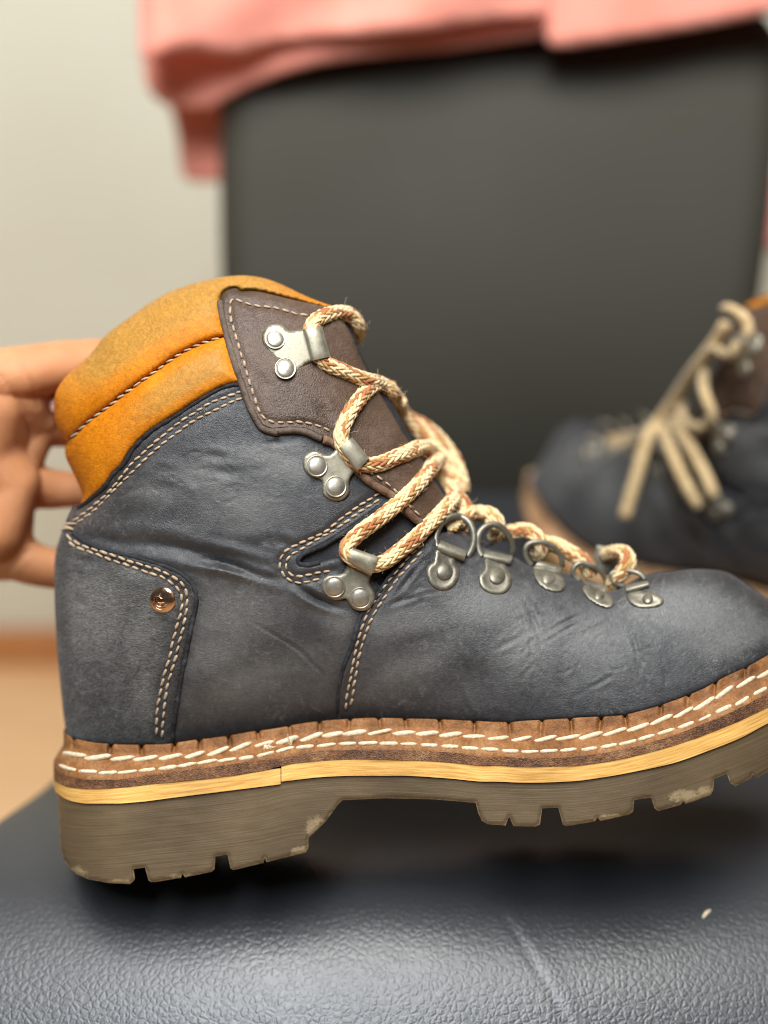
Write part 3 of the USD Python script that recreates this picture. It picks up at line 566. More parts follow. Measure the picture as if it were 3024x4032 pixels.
RINGS = [
    dict(plate=zC((1085, 690), (1070, 740), (1062, 775), (1032, 800), (1026, 860), (1058, 920), (1120, 946), (1180, 926), (1216, 870), (1216, 795), (1200, 770), (1215, 740), (1180, 700)), riv=zC((1133, 832))[0], r=33, quad=zC((1074, 716), (1246, 776), (1266, 706), (1110, 644)), ring=zC((1092, 690), (1078, 640), (1098, 570), (1145, 515), (1205, 500), (1265, 525), (1302, 590), (1302, 670), (1262, 745))),
    dict(plate=zC((1375, 740), (1368, 790), (1363, 822), (1335, 850), (1340, 905), (1372, 948), (1430, 969), (1492, 960), (1530, 912), (1530, 850), (1503, 805), (1500, 760)), riv=zC((1445, 855))[0], r=33, quad=zC((1360, 765), (1520, 796), (1536, 736), (1372, 700)), ring=zC((1356, 745), (1326, 665), (1342, 595), (1392, 556), (1450, 556), (1512, 615), (1536, 690), (1530, 735))),
    dict(plate=zG((275, 500), (266, 535), (278, 582), (322, 627), (382, 651), (442, 645), (458, 610), (440, 560), (400, 520)), riv=zG((358, 572))[0], r=27, quad=zG((262, 515), (418, 545), (434, 500), (300, 462)), ring=zG((256, 492), (216, 415), (232, 370), (290, 352), (372, 372), (425, 425), (440, 495))),
    dict(plate=zG((570, 610), (556, 642), (592, 692), (652, 732), (720, 746), (746, 722), (732, 682), (682, 642), (640, 615)), riv=zG((660, 675))[0], r=22, quad=zG((556, 622), (690, 652), (704, 612), (575, 566)), ring=zG((545, 585), (504, 515), (540, 480), (600, 490), (665, 530), (702, 605))),
    dict(plate=zG((825, 630), (815, 662), (832, 712), (892, 746), (980, 746), (1036, 722), (1040, 690), (1000, 660), (935, 640)), riv=zG((945, 692))[0], r=22, quad=zG((820, 660), (955, 625), (945, 582), (812, 608)), ring=zG((806, 612), (735, 580), (730, 545), (790, 525), (880, 535), (928, 580))),
]

def welt_mesh():
    """The storm rand, the seam groove and the welt's rim as one ring of sections round the sole."""
    R0 = inset(0)
    offs = [126, 112, 100, 92, 94, 86, 60, 30, 10, 2, 0, 0]
    n = 1500; u = np.linspace(0, 1, n); d = np.r_[0, np.cumsum(np.linalg.norm(np.diff(plan, axis=0), axis=1))]; d /= d[-1]
    rowsV, rowsUV = [], []
    nr = np.random.RandomState(3)
    # notches cut into the rand
    rails = []
    for o in offs:
        q = inset(o); rails.append(np.stack([np.interp(u, d, q[:, 0]), np.interp(u, d, q[:, 1])], 1))
    cutx = []
    x = 290.0
    while x < 3200:
        cutx.append(x); x += 122 * (1 + 0.10 * nr.randn())
    cutx = np.array(cutx); cutd = nr.uniform(0.45, 1.25, len(cutx)); cutd[7:11] *= 0.8
    for k, r in enumerate(rails):
        x = r[:, 0]; a0, a1, a2, a3, a4 = c0(x), c1(x), c2(x), c3(x), c4(x)
        y = [a0 + 14, a0 + 4, a0 - 1, a0 + 4, a0 + (a1 - a0) * 0.5, a1 - 12, a1 + 8, (a1 + a2) / 2 + 6, a2 + 8, a3 - 6, a3 + 4, a4 + 3][k]
        w = r[:, 1].copy()
        dx = np.abs(x[:, None] - cutx[None] - 5 * np.sin(k + cutx[None])).min(1); ci = np.abs(x[:, None] - cutx[None]).argmin(1)
        g = np.exp(-(dx / 7.0) ** 2) * cutd[ci]
        if 1 <= k <= 5:
            y = y + g * [0, 10, 15, 14, 4, 0][k]; w = w - g * [0, 16, 28, 26, 16, 5][k] + 5 * np.exp(-((dx - 22) / 14) ** 2) * (k in (3, 4))
        q = np.stack([x / 130, np.full(n, k * 0.7), 0 * x], 1); w = w + 5 * meshkit.fbm(q, 3, 21) * (k > 0); y = y + 2.5 * meshkit.fbm(q * 1.7, 2, 22)
        rowsV.append(np.column_stack([x, y, w])); rowsUV.append(np.column_stack([x / 1000, -y / 1000]))
    K = len(offs)
    V = np.stack(rowsV, 1).reshape(-1, 3); UV = np.stack(rowsUV, 1).reshape(-1, 2)
    Bk = V.copy(); Bk[:, 1] -= TILT * 2 * Bk[:, 2]; Bk[:, 2] *= -1
    i, j = np.meshgrid(np.arange(n - 1), np.arange(K - 1), indexing='ij')
    A, B_, C_, D_ = (i * K + j).ravel(), (i * K + j + 1).ravel(), ((i + 1) * K + j + 1).ravel(), ((i + 1) * K + j).ravel()
    F = np.vstack([np.column_stack([A, B_, C_]), np.column_stack([A, C_, D_])])
    V2 = np.vstack([V, Bk]); V2[:, 2] += 0
    return V2, np.vstack([F, F[:, ::-1] + len(V)]), np.vstack([UV, UV]), K, n

SOLE_MID = lambda x, y: 0 * np.asarray(x)
def slab(poly, o, s=14.0, taper=None, bev=0.0):
    """A layer of the sole: its side profile, as wide as the sole's outline everywhere."""
    V2, F, ring, P = tri(poly, s)
    hw = half_width(o)(V2[:, 0])
    dd = shapely.distance(shapely.points(V2), P.exterior)
    if bev: hw = np.maximum(hw - bev * (1 - np.clip(dd / (bev * 1.2), 0, 1)) ** 2, 0)
    q = np.stack([V2[:, 0] / 90, V2[:, 1] / 30, 0 * V2[:, 0]], 1); hw = np.maximum(hw + 2.2 * meshkit.fbm(q, 2, 31), 0)
    front = np.column_stack([V2, hw]); back = np.column_stack([V2[:, 0], V2[:, 1] - TILT * 2 * hw, -hw]); n, r = len(V2), len(ring)
    k = np.arange(r); k2 = (k + 1) % r
    side = np.vstack([np.column_stack([ring[k], n + ring[k], ring[k2]]), np.column_stack([ring[k2], n + ring[k], n + ring[k2]])])
    V = np.vstack([front, back, front[ring], back[ring]])
    side = np.vstack([np.column_stack([2 * n + k, 2 * n + r + k, 2 * n + k2]), np.column_stack([2 * n + k2, 2 * n + r + k, 2 * n + r + k2])])
    uv = V[:, :2] / 1000 * np.array([1, -1])
    uv[:, 1] += c4(V[:, 0]) / 1000                # lines follow the layers
    return V, np.vstack([F, F[:, ::-1] + n, side]), uv

TREAD = zH((98, 600), (108, 640), (118, 690), (125, 800), (130, 950), (148, 1030), (180, 1075), (230, 1120), (300, 1150), (420, 1172), (545, 1178), (562, 1165), (575, 1148), (566, 1088), (635, 1080), (655, 1155), (668, 1166), (700, 1165), (848, 1141), (856, 1116), (872, 1138), (1030, 1105), (1048, 1088), (1053, 1015), (1125, 1002), (1143, 1085), (1160, 1095), (1338, 1052), (1346, 1020), (1357, 1048), (1590, 990), (1605, 965), (1605, 905)) + \
    zI((300, 890), (380, 780), (412, 748), (700, 735), (1000, 742), (1282, 765), (1298, 830), (1322, 882), (1362, 906), (1478, 913), (1500, 855), (1527, 913)) + \
    zJ((105, 1131), (122, 1078), (147, 1136), (280, 1138), (305, 1126), (318, 1030), (413, 1025), (440, 1125), (457, 1136), (630, 1108), (647, 1083), (664, 1105), (830, 1068), (858, 1050), (865, 980), (965, 965), (985, 1030), (1007, 1046), (1138, 1010), (1155, 988), (1172, 1004), (1320, 950), (1335, 920), (1340, 855), (1415, 825), (1435, 880), (1467, 898), (1558, 850), (1570, 828), (1592, 850), (1659, 810)) + [(3100, 2990), (3128, 2930), (3190, 2905), (3215, 2945), (3262, 2900), (3288, 2830), (3296, 2760), (3294, 2730)]
P_outsole = TREAD + [(x, float(c5(x)) - 22) for x in np.linspace(3292, 216, 300)]
xs = 150 + .66305 * 1440
P_midL = [(x, float(c4L(x)) + 0) for x in np.r_[210.5, 211.5, 213, 217, 224, np.linspace(232, xs, 90)]] + [(x, float(c5L(x))) for x in np.r_[np.linspace(xs, 232, 90), 224, 217, 214, 213]]
P_midR = [(x, float(c4(x)) - 2) for x in np.linspace(xs + 3, 3296, 230)] + [(x, float(c5(x))) for x in np.linspace(3296, xs + 3, 230)]

PATCHES = [(zE, 330, 760, 210, 260, 0.2, .75), (zE, 520, 520, 220, 60, 0.45, .55), (zE, 620, 860, 110, 300, 0.3, .6), (zE, 1120, 760, 260, 190, 0.1, .75), (zE, 1080, 1000, 200, 120, -0.3, .6), (zE, 1250, 1180, 330, 110, -0.35, .5), (zE, 640, 1200, 90, 260, 0.1, .5),
           (zC, 520, 1130, 120, 90, .2, .7), (zC, 900, 1120, 260, 80, -0.15, .85), (zC, 1000, 1350, 330, 90, -0.5, .6), (zC, 1330, 1020, 260, 120, 0.1, .7), (zG, 230, 960, 220, 150, -0.4, .8), (zG, 620, 950, 200, 200, 0.3, .65), (zG, 1180, 760, 330, 150, 0.1, .8), (zG, 1400, 900, 260, 120, -.2, .6),
           (zA, 1350, 1180, 300, 60, 0.05, .55), (zA, 1560, 1140, 160, 50, -0.2, .7), (zA, 1080, 1330, 260, 80, 0.2, .5), (zA, 760, 1420, 160, 70, 0.1, .55), (zB, 300, 1080, 200, 70, 0.3, .7), (zB, 120, 1340, 200, 130, 0.2, .6)]
def patches(x, y):
    a = np.zeros(len(x))
    for z, px, py, rx, ry, an, st in PATCHES:
        cx_, cy_ = z((px, py))[0]; dx, dy = x - cx_, y - cy_; u = (dx * math.cos(an) + dy * math.sin(an)) / (rx * .663); v = (-dx * math.sin(an) + dy * math.cos(an)) / (ry * .663)
        a = np.maximum(a, st * np.exp(-(u * u + v * v) * 0.9))
    return 0.85 * a + 0.3 * meshkit.fbm(np.column_stack([x / 210, y / 160, 0 * x + 2]), 3, 77)
TREADLINE = LineString(TREAD)
CHIPS = [(zJ(( 1180, 960))[0], 120, 40), (zJ((1290, 940))[0], 60, 40), (zJ((740, 1085))[0], 110, 22), (zI((240, 930))[0], 60, 70), (zI((150, 1080))[0], 50, 30), (zH((230, 1110))[0], 60, 40), (zH((480, 1165))[0], 70, 16), (zH((900, 1130))[0], 120, 16), (zH((1560, 980))[0], 60, 24)]
def tread_wear(V):
    d = shapely.distance(shapely.points(V[:, :2]), TREADLINE); a = 0.95 * np.exp(-(d / 9) ** 2)
    for (x, y), rx, ry in CHIPS: a = np.maximum(a, 1.15 * np.exp(-((V[:, 0] - x) / rx) ** 2 - ((V[:, 1] - y) / ry) ** 2))
    return a
def build_boot(root, base, fr, main):
    """All parts of a boot under its Xform. The standing one is seen far out of focus: the same pieces, coarser."""
    S = 8.5 if main else 22.0
    def leaf(name, V, F, mat, parent=None, attrs=None, label=None, uv=None, smooth=True, kind=None):
        uv = V[:, :2] / 1000 * np.array([1, -1]) if uv is None else uv
        F2 = F if main else F[:, ::-1]
        us = np.unique(F2)
        if len(us) < len(V):
            F2 = np.searchsorted(us, F2); V = V[us]; uv = uv[us]; attrs = {k: a[us] for k, a in (attrs or {}).items()}
        return put(parent or root, base, name, fr(V), F2, mat, uv=uv if smooth is True else None, smooth=smooth, attrs=attrs, label=label, kind=kind)
    # the body that everything is sewn on to
    body = chain(list(SIL.exterior.coords)[:-1])
    V, F, d = panel(SIL.buffer(-1.0), 0.0, s=S * 1.3, both=True, folds=0.7, lift=-7.0)
    leaf('upper_body', V, F, 'gusset_leather')
    V, F, d = panel(P_quarter, 13.0, s=S, edge=9); leaf('quarter', V, F, 'navy_nubuck', attrs={'wear': patches(V[:, 0], V[:, 1]) * np.clip(d / 75, 0.15, 1)}, label='soft ankle panel with flex creases')
    V, F, d = panel(P_vamp, 25.0, s=S, edge=9, both=True); leaf('vamp', V, F, 'navy_nubuck', attrs={'wear': patches(V[:, 0], V[:, 1]) * np.clip(d / 75, 0.15, 1)}, label='scuffed front panel over the toes')
    V, F, d = panel(P_counter, 25.0, s=S, edge=9, both=True); leaf('heel_counter', V, F, 'heel_nubuck', attrs={'wear': patches(V[:, 0], V[:, 1]) * np.clip(d / 75, 0.15, 1)}, label='darker scratched panel round the heel')
    def roll(poly, name, pf, wearc, label):
        V, F, d = panel(poly, 8.0, s=S, edge=10, puff=pf, puffr=110.0, both=True, folds=0.5)
        x, y = V[:, 0], V[:, 1]
        leaf(name, V, F, 'orange_leather', attrs={'wear': wearc(x, y, d)}, label=label)
    seamL = LineString(seam_collar)
    def wear_up(x, y, d):
        e = shapely.distance(shapely.points(np.column_stack([x, y])), seamL)
        return np.clip((e - 45) / 90, 0, 1.15) * np.clip((x - 150) / 260, 0.1, 1) * np.clip(1.35 - np.abs(x - 640) / 560, 0.25, 1.0)
    def wear_low(x, y, d):
        return 0.75 * np.exp(-((d - 75) / 40) ** 2) * np.clip((x - 330) / 250, 0, 1) * np.clip(1.25 - np.abs(x - 760) / 380, 0.15, 1)
    roll(P_upper_roll, 'collar_roll', 50.0, wear_up, 'upper padded roll with its worn ochre top')
    roll(P_lower_roll, 'collar_roll', 42.0, wear_low, 'lower padded roll below the collar seam')
    V, F, d = panel(chain(flap_front[3:], zB((1335, 1345), (1300, 1420), (1200, 1470), (1060, 1420), (900, 1290), (700, 1120), (640, 1000), (700, 800))), 4.0, s=S, edge=8, both=True, folds=0.4)
    leaf('tongue', V, F, 'tongue_leather')
    V, F, d = panel(P_flap, 34.0, s=S, edge=11, folds=0.8); leaf('eyelet_flap', V, F, 'brown_leather', label='brown stitched flap that carries the top hook')
    q = resample(flap_left[:int(len(flap_left) * 0.62)], 7.0); V, F = tube(surf(q, 26 + 2 * np.sin(q[:, 1] * .07)), 13 + 2.5 * meshkit.fbm(np.stack([q[:, 0] / 40, q[:, 1] / 40, 0 * q[:, 0]], 1), 2, 14), 10); leaf('flap_rim', V, F, 'rim_leather')
    # raw cut edge of the flap
    q = resample(strip_pts, 7.0); h = 30 + 3 * np.sin(q[:, 0] * .11)
    V, F = tube(surf(q, h), 15 + 3 * meshkit.fbm(np.stack([q[:, 0] / 30, q[:, 1] / 30, 0 * q[:, 0]], 1), 2, 4), 10); leaf('flap_edge', V, F, 'raw_edge')
    V, F, d = panel(zC((1130, 640), (1190, 668), (1262, 640), (1280, 580), (1240, 560), (1150, 590)), 18.0, s=S); leaf('tongue_gusset', V, F, 'raw_edge')
    # dark rolled edges where the panels end
    if main:
        for ln, r_, h_ in ((edge_navy, 9, 12), (counter_edge[3:], 8, 17), (vamp_left[14:], 8, 18), (notch[:40], 9, 8)):
            q = resample(ln, 6.0); nz = meshkit.fbm(np.stack([q[:, 0] / 18, q[:, 1] / 18, 0 * q[:, 0]], 1), 2, 8)
            V, F = tube(surf(q, h_ + 3 * nz), r_ * (1 + 0.45 * nz), 8); leaf('cut_edge', V, F, 'dark_edge')
    # welt, midsole, outsole
    V, F, UV, K, n = welt_mesh(); side = (np.arange(len(V)) % K) >= K - 2
    fs = side[F].all(1)
    leaf('welt', V, F[~fs], 'welt_leather' if main else 'lightened_welt', uv=UV, label='stitched storm welt with a notched rand')
    leaf('welt_rim', V, F[fs], 'welt_side' if main else 'lightened_welt', uv=UV)
    V, F, uv = slab(P_midL, 2.0, s=S * 1.1); leaf('midsole', V, F, 'midsole_crepe', uv=uv, label='heel length of the yellow midsole')
    V, F, uv = slab(P_midR, 2.0, s=S * 1.1); leaf('midsole', V, F, 'midsole_crepe', uv=uv, label='front length of the yellow midsole')
    V, F, uv = slab(P_outsole, 13.0, s=S * 1.1, bev=9.0); os_ = leaf('outsole', V, F, 'outsole_rubber', uv=uv, attrs={'edge': tread_wear(V)}, label='thick taupe lugged outsole')
    # seams
    if main:
        def seam(name, lines, pitch, length, r, h, mat='tan_thread', **kw):
            for k, l in enumerate(lines):
                V, F = join(stitch_row(l, pitch, length, r, h, phase=0.45 * k, **kw)); leaf(name, V, F, mat)
        seam('seam_stitching', L_counter, 38, 31, 5.4, 25)
        seam('seam_stitching', L_quarter, 35, 28, 5.0, 13)
        seam('seam_stitching', L_loop, 35, 28, 5.0, 13)
        seam('seam_stitching', L_vamp, 36, 29, 5.1, 25)
        seam('seam_stitching', L_flap, 37, 27, 5.0, 35)
        seam('seam_stitching', L_flap2, 40, 24, 4.5, 38)
        seam('seam_stitching', L_collar, 40, 33, 4.8, 12, slant=0.3)
        seam('seam_stitching', [zE((150, 290), (205, 225)), zE((140, 282), (215, 248))], 26, 34, 6, 20, slant=0.9)
    # welt stitches, one by one
    o1, o2 = half_width(84), half_width(28)
    q1 = [(x, float(c1(x)) - 1) for x in np.r_[247, 256, np.arange(270, 3240, 12)]]; q2 = [(x, float(c2(x)) + 1) for x in np.r_[232, 244, np.arange(258, 3260, 12)]]
    w1 = lambda x, y: o1(x) + 5 * meshkit.fbm(np.stack([x / 130, 0 * x + 4, 0 * x], 1), 3, 21); w2 = lambda x, y: o2(x)
    for nm, ql, wf_, pt, ln_, r_, h_, sl in (('welt_stitch', q1, w1, 93, 95, 10.4, 7, -0.17), ('welt_stitch', q2, w2, 79, 74, 8.6, 7, -0.04)):
        for (V, F) in stitch_row(ql, pt, ln_, r_, h_, slant=sl, wfun=wf_, seg=15, sides=9, jit=0.06):
            if not main: continue
            nz = meshkit.fbm(np.stack([V[:, 0] / 14 + V[:, 1] / 7, V[:, 2] / 14, 0 * V[:, 0]], 1), 2, 12); V = V.copy(); V[:, 1] += 2.4 * nz; V[:, 2] += 2.4 * nz
            leaf(nm, V, F, 'white_thread')
    # hooks
    for H in HOOKS:
        h0 = 36.0 if H is HOOKS[0] else 24.0
        V, F, d = panel(sm(H['plate'] + H['plate'][:1], 8.0)[:-1], 10.0, s=9.0, edge=7, lift=h0, folds=0, wfun=lambda x, y, c=np.mean(H['plate'], 0): 0.6 * W(x, y) + 0.4 * float(W(*c)))
        pl = leaf('lace_hook', V, F, 'hook_metal')
        V, F = curl(H['quad'], h0 + 10, 50); leaf('hook_tab', V, F, 'hook_metal', parent=pl, smooth=50)
        for c in H['riv']:
            V, F = ellipsoid_cap(c, 43, 17, h0 + 8, rim=1); leaf('rivet', V, F, 'rivet_metal', parent=pl)
    for k, H in enumerate(RINGS):
        h0 = 26.0
        V, F, d = panel(sm(H['plate'] + H['plate'][:1], 8.0)[:-1], 10.0, s=9.0, edge=8, lift=h0, folds=0)
        V[:, 2] += 5 * np.exp(-((d - 14) / 7) ** 2)
        pl = leaf('ring_eyelet', V, F, 'ring_metal')
        V, F = curl(H['quad'], h0 + 2, 34, thick=6, round_=True); leaf('ring_clip', V, F, 'ring_metal', parent=pl, smooth=50)
        V, F = ellipsoid_cap(H['riv'], H['r'], 20, h0 + 6); leaf('rivet', V, F, 'ring_metal', parent=pl)
        rp = np.array(sm(H['ring'], 6.0)); u = np.linspace(0, 1, len(rp)); wr = mid(rp[:, 0], rp[:, 1]) + float(W(*H['riv'])) * 1.0 + 10 - 10 * np.sin(np.pi * u)
        base_w = np.interp(u, [0, 0.5, 1], [W(*rp[0]), max(W(*rp[len(rp) // 2]), 0.55 * W(*rp[0])), W(*rp[-1])]) + mid(rp[:, 0], rp[:, 1]) + 24 + 20 * np.sin(np.pi * u)
        V, F = tube(np.column_stack([rp, base_w]), 13.0 if k < 2 else 10.5, 12); leaf('wire_ring', V, F, 'ring_metal', parent=pl)
    # the far row of eyelets that shows above the throat
    for a in [] if not main else [((640, 370), (620, 440), (640, 520), (720, 560), (770, 480), (760, 390))]:
        V, F, d = panel(zG(*a), 8, s=9, lift=-160, folds=0); leaf('far_eyelet', V, F, 'ring_metal')
    # logo stud on the heel
    ctr = zE((740, 697))[0]
    V, F = ellipsoid_cap(ctr, 53, 24, 22); st = leaf('logo_stud', V, F, 'copper_metal')
    if main:
        cx_, cy_ = ctr; k_ = 300 / 1659
        def em(pts, r): return tube(np.array([(500 + k_ * a, 2200 + k_ * b_, float(W(cx_, cy_) + mid(cx_, cy_)) + 22 + 24 * (0.15 + 0.85 * math.sqrt(max(0, 1 - ((500 + k_ * a - cx_) ** 2 + (2200 + k_ * b_ - cy_) ** 2) / 53 ** 2))) + 0.5) for a, b_ in sm(pts, 2.0 / k_)]), r, 6)
        parts = [em([(590, 815), (640, 818), (700, 822)], 1.6), em([(705, 800), (725, 850), (770, 868), (815, 840), (815, 790), (775, 760), (725, 770), (705, 800)], 2.2),
                 em([(740, 720), (800, 690), (880, 700), (930, 760), (945, 830), (930, 890)], 2.6), em([(890, 790), (892, 840), (888, 890)], 2.6),
                 em([(655, 960), (730, 968), (805, 962)], 2.4), em([(600, 860), (600, 940), (640, 1010), (720, 1050), (800, 1040), (855, 1010)], 2.2), em([(570, 950), (620, 1060), (720, 1105), (830, 1085)], 2.0)]
        V, F = join(parts); leaf('stud_emblem', V, F, 'copper_metal', parent=st)
    return leaf

FRAME = Frame()
base_main = FRAME(np.array([[480.0, 3478.0, 0.0]]))[0]
boot, base_main = thing('hiking_boot', 'worn navy hiking boot with orange collar held up in front, in sharp focus', 'boot', base_main)
leaf = build_boot(boot, base_main, FRAME, True)
# the cord
acc = {'cream': [], 'rust': [], 'olive': []}; cords = []
for i, pth in enumerate(lace_paths()):
    o, p = braid(pth, LACE_R + 5, phase=0.4 * i); cords.append(p)
    for k in o: acc[k] += o[k]
V, F = join(acc['cream']); lace = leaf('bootlace', V, F, 'cream_yarn', label='cream braided lace with rust and olive yarns')
V, F = join(acc['rust']); leaf('rust_yarn', V, F, 'rust_yarn', parent=lace)
V, F = join(acc['olive']); leaf('olive_yarn', V, F, 'olive_yarn', parent=lace)
# torn thread ends on the welt
def tuft(c, n, ln, ang0, spread, r):
    out = []
    for k in range(n):
        a = ang0 + spread * rng.randn(); L = ln * rng.uniform(0.5, 1.1); u = np.linspace(0, 1, 7)[:, None]
        dirv = np.array([math.cos(a), math.sin(a), 0.4 * rng.rand()]); bend = np.array([rng.randn(), rng.randn(), rng.randn()]) * L * 0.15
        out.append(tube(np.array(c) + dirv * L * u + bend * u ** 2, r * np.linspace(1, 0.4, 7), 5))
    return join(out)
for (hx, hy), a in (((1345, 355), 0.75), ((1358, 362), 0.3), ((1498, 372), -1.4)):
    x, y = zH((hx, hy))[0]
    V, F = tuft((x, y, float(half_width(60)(x)) + 14), 16, 46, a, 0.35, 2.2); leaf('frayed_thread', V, F, 'white_thread')
x, y = zA((585, 1225))[0]
V, F = tuft((x, y, float(mid(x, y) + W(x, y)) + 24), 4, 26, -1.3, 0.5, 2.0); leaf('frayed_thread', V, F, 'dark_thread', label='small dark thread end on the collar edge')
# fuzz on the cord
fz = []
for p in cords[:3]:
    t, a, b_ = frames(p)
    for k in range(0, len(p), 2):
        for _ in range(1):
            th = rng.uniform(0, 6.283); o = a[k] * math.cos(th) + b_[k] * math.sin(th); L = rng.uniform(6, 20)
            dv = o + 0.9 * rng.randn(3) * 0.5; u = np.linspace(0, 1, 4)[:, None]
            fz.append(tube(p[k] + o * (LACE_R + 1) + dv * L * u + rng.randn(3) * L * 0.9 * u ** 2, 0.42, 3, caps=False))
V, F = join(fz); leaf('lace_fuzz', V, F, 'cream_yarn', parent=lace, kind='stuff')

# ------------------------------------------------------------------ room: wall, floor
look('wall_paint', {'g': ('geometry', {}), 'n': ('noise_texture', {'scale': 3.0, 'detail': 3.0}), 'r': ('rgb_ramp', {'ramp': [(0.3, (0.63, 0.605, 0.485)), (0.7, (0.69, 0.67, 0.555))]}), 'p': ('principled_bsdf', {'roughness': 0.6})},
     [('g.position', 'n.vector'), ('n.fac', 'r.fac'), ('r.color', 'p.base_color')])
look('floor_laminate', {'g': ('geometry', {}), 'mp': ('mapping', {'scale': (1.0, 6.0, 1.0)}), 'n': ('noise_texture', {'scale': 3.0, 'detail': 4.0}), 'r': ('rgb_ramp', {'ramp': [(0.3, (0.72, 0.42, 0.20)), (0.7, (0.80, 0.50, 0.26))]}), 'p': ('principled_bsdf', {'roughness': 0.45})},
     [('g.position', 'mp.vector'), ('mp.vector', 'n.vector'), ('n.fac', 'r.fac'), ('r.color', 'p.base_color')])
def boxmesh(lo, hi):
    b = trimesh.creation.box(bounds=[lo, hi]); return np.array(b.vertices), np.array(b.faces)
WALL_Y, FLOOR_Z = 1.46, -0.533
V, F = boxmesh((-2.5, WALL_Y, FLOOR_Z - 0.1), (2.5, WALL_Y + 0.1, 1.9)); p = put(None, Z0, 'wall', V, F, 'wall_paint', smooth=False); setdata(p, kind='structure')
V, F = boxmesh((-2.5, -2.0, FLOOR_Z - 0.1), (2.5, WALL_Y - 0.001, FLOOR_Z)); p = put(None, Z0, 'floor', V, F, 'floor_laminate', smooth=False); setdata(p, kind='structure')

look('skirting_wood', {'g': ('geometry', {}), 'n': ('noise_texture', {'scale': 20.0, 'detail': 4.0}), 'r': ('rgb_ramp', {'ramp': [(0.3, (0.46, 0.19, 0.065)), (0.7, (0.56, 0.25, 0.09))]}), 'p': ('principled_bsdf', {'roughness': 0.4})},
     [('g.position', 'n.vector'), ('n.fac', 'r.fac'), ('r.color', 'p.base_color')])
V, F = boxmesh((-2.5, WALL_Y - 0.014, FLOOR_Z + 0.001), (2.5, WALL_Y - 0.001, FLOOR_Z + 0.058)); p = put(None, Z0, 'skirting_board', V, F, 'skirting_wood', smooth=False); setdata(p, kind='structure')

# ------------------------------------------------------------------ chair
def chair_leather(name, c1, c2, rough, scale, bstr, dist, spec=0.75):
    look(name, {'g': ('geometry', {}), 'nz': ('noise_texture', {'scale': 40.0, 'detail': 2.0}), 'wp': ('mix_vector', {'fac': 0.003}), 'v': ('voronoi_texture', {'scale': scale, 'feature': 'distance_to_edge'}),
                'v2': ('voronoi_texture', {'scale': scale * 2.3, 'feature': 'distance_to_edge'}), 'mr': ('map_range', {'from_min': 0.0, 'from_max': 0.28, 'range_type': 'smoothstep'}), 'mr2': ('map_range', {'from_min': 0.0, 'from_max': 0.12, 'to_max': 0.15}),
                'ad': ('math', {'math_type': 'add'}), 'n': ('noise_texture', {'scale': 8.0, 'detail': 4.0}), 'r': ('rgb_ramp', {'ramp': [(0.3, c1), (0.7, c2)]}),
                'rr': ('map_range', {'from_min': 0.3, 'from_max': 0.7, 'to_min': rough - 0.06, 'to_max': rough + 0.06}), 'b': ('bump', {'strength': bstr, 'distance': dist}), 'p': ('principled_bsdf', {'specular_ior_level': spec})},
         [('g.position', 'nz.vector'), ('g.position', 'wp.a'), ('nz.color', 'wp.b'), ('wp.result', 'v.vector'), ('wp.result', 'v2.vector'), ('v.distance', 'mr.value'), ('v2.distance', 'mr2.value'), ('mr.result', 'ad.value1'), ('mr2.result', 'ad.value2'),
          ('ad.value', 'b.height'), ('b.normal', 'p.normal'), ('g.position', 'n.vector'), ('n.fac', 'r.fac'), ('r.color', 'p.base_color'), ('n.fac', 'rr.value'), ('rr.result', 'p.roughness')])
chair_leather('seat_leather', (0.026, 0.027, 0.029), (0.036, 0.037, 0.040), 0.37, 370.0, 0.26, 0.0003, 0.52)
chair_leather('back_leather', (0.040, 0.036, 0.026), (0.044, 0.040, 0.029), 0.75, 260.0, 0.1, 0.0004, 0.3)
chair, cb = thing('office_chair', 'dark grey pebbled leather chair under the boots, its tall backrest draped with a pink towel', 'chair', (0.05, 0.6, FLOOR_Z))
eL0, eL1 = on_ground(196, 3005), on_ground(0, 3285)
YF, YB = 0.305, 0.92
def left_edge(y):
    return eL1[0] + (eL0[0] - eL1[0]) * (y - eL1[1]) / (eL0[1] - eL1[1])
def smax(d, r): return r - np.sqrt(np.maximum(r * r - np.clip(r - d, 0, r) ** 2, 0))
def crest(y):
    return 0.03 - (0.374 - y) ** 2 / 0.17 if y < 0.374 else 0.03 * 0.5 * (1 + math.cos(math.pi * min((y - 0.374) / 0.13, 1)))
def on_seat(px, py):
    z = 0.0
    for _ in range(30): p = on_ground(px, py, z); z = 0.5 * z + 0.5 * crest(p[1])
    return on_ground(px, py, z)
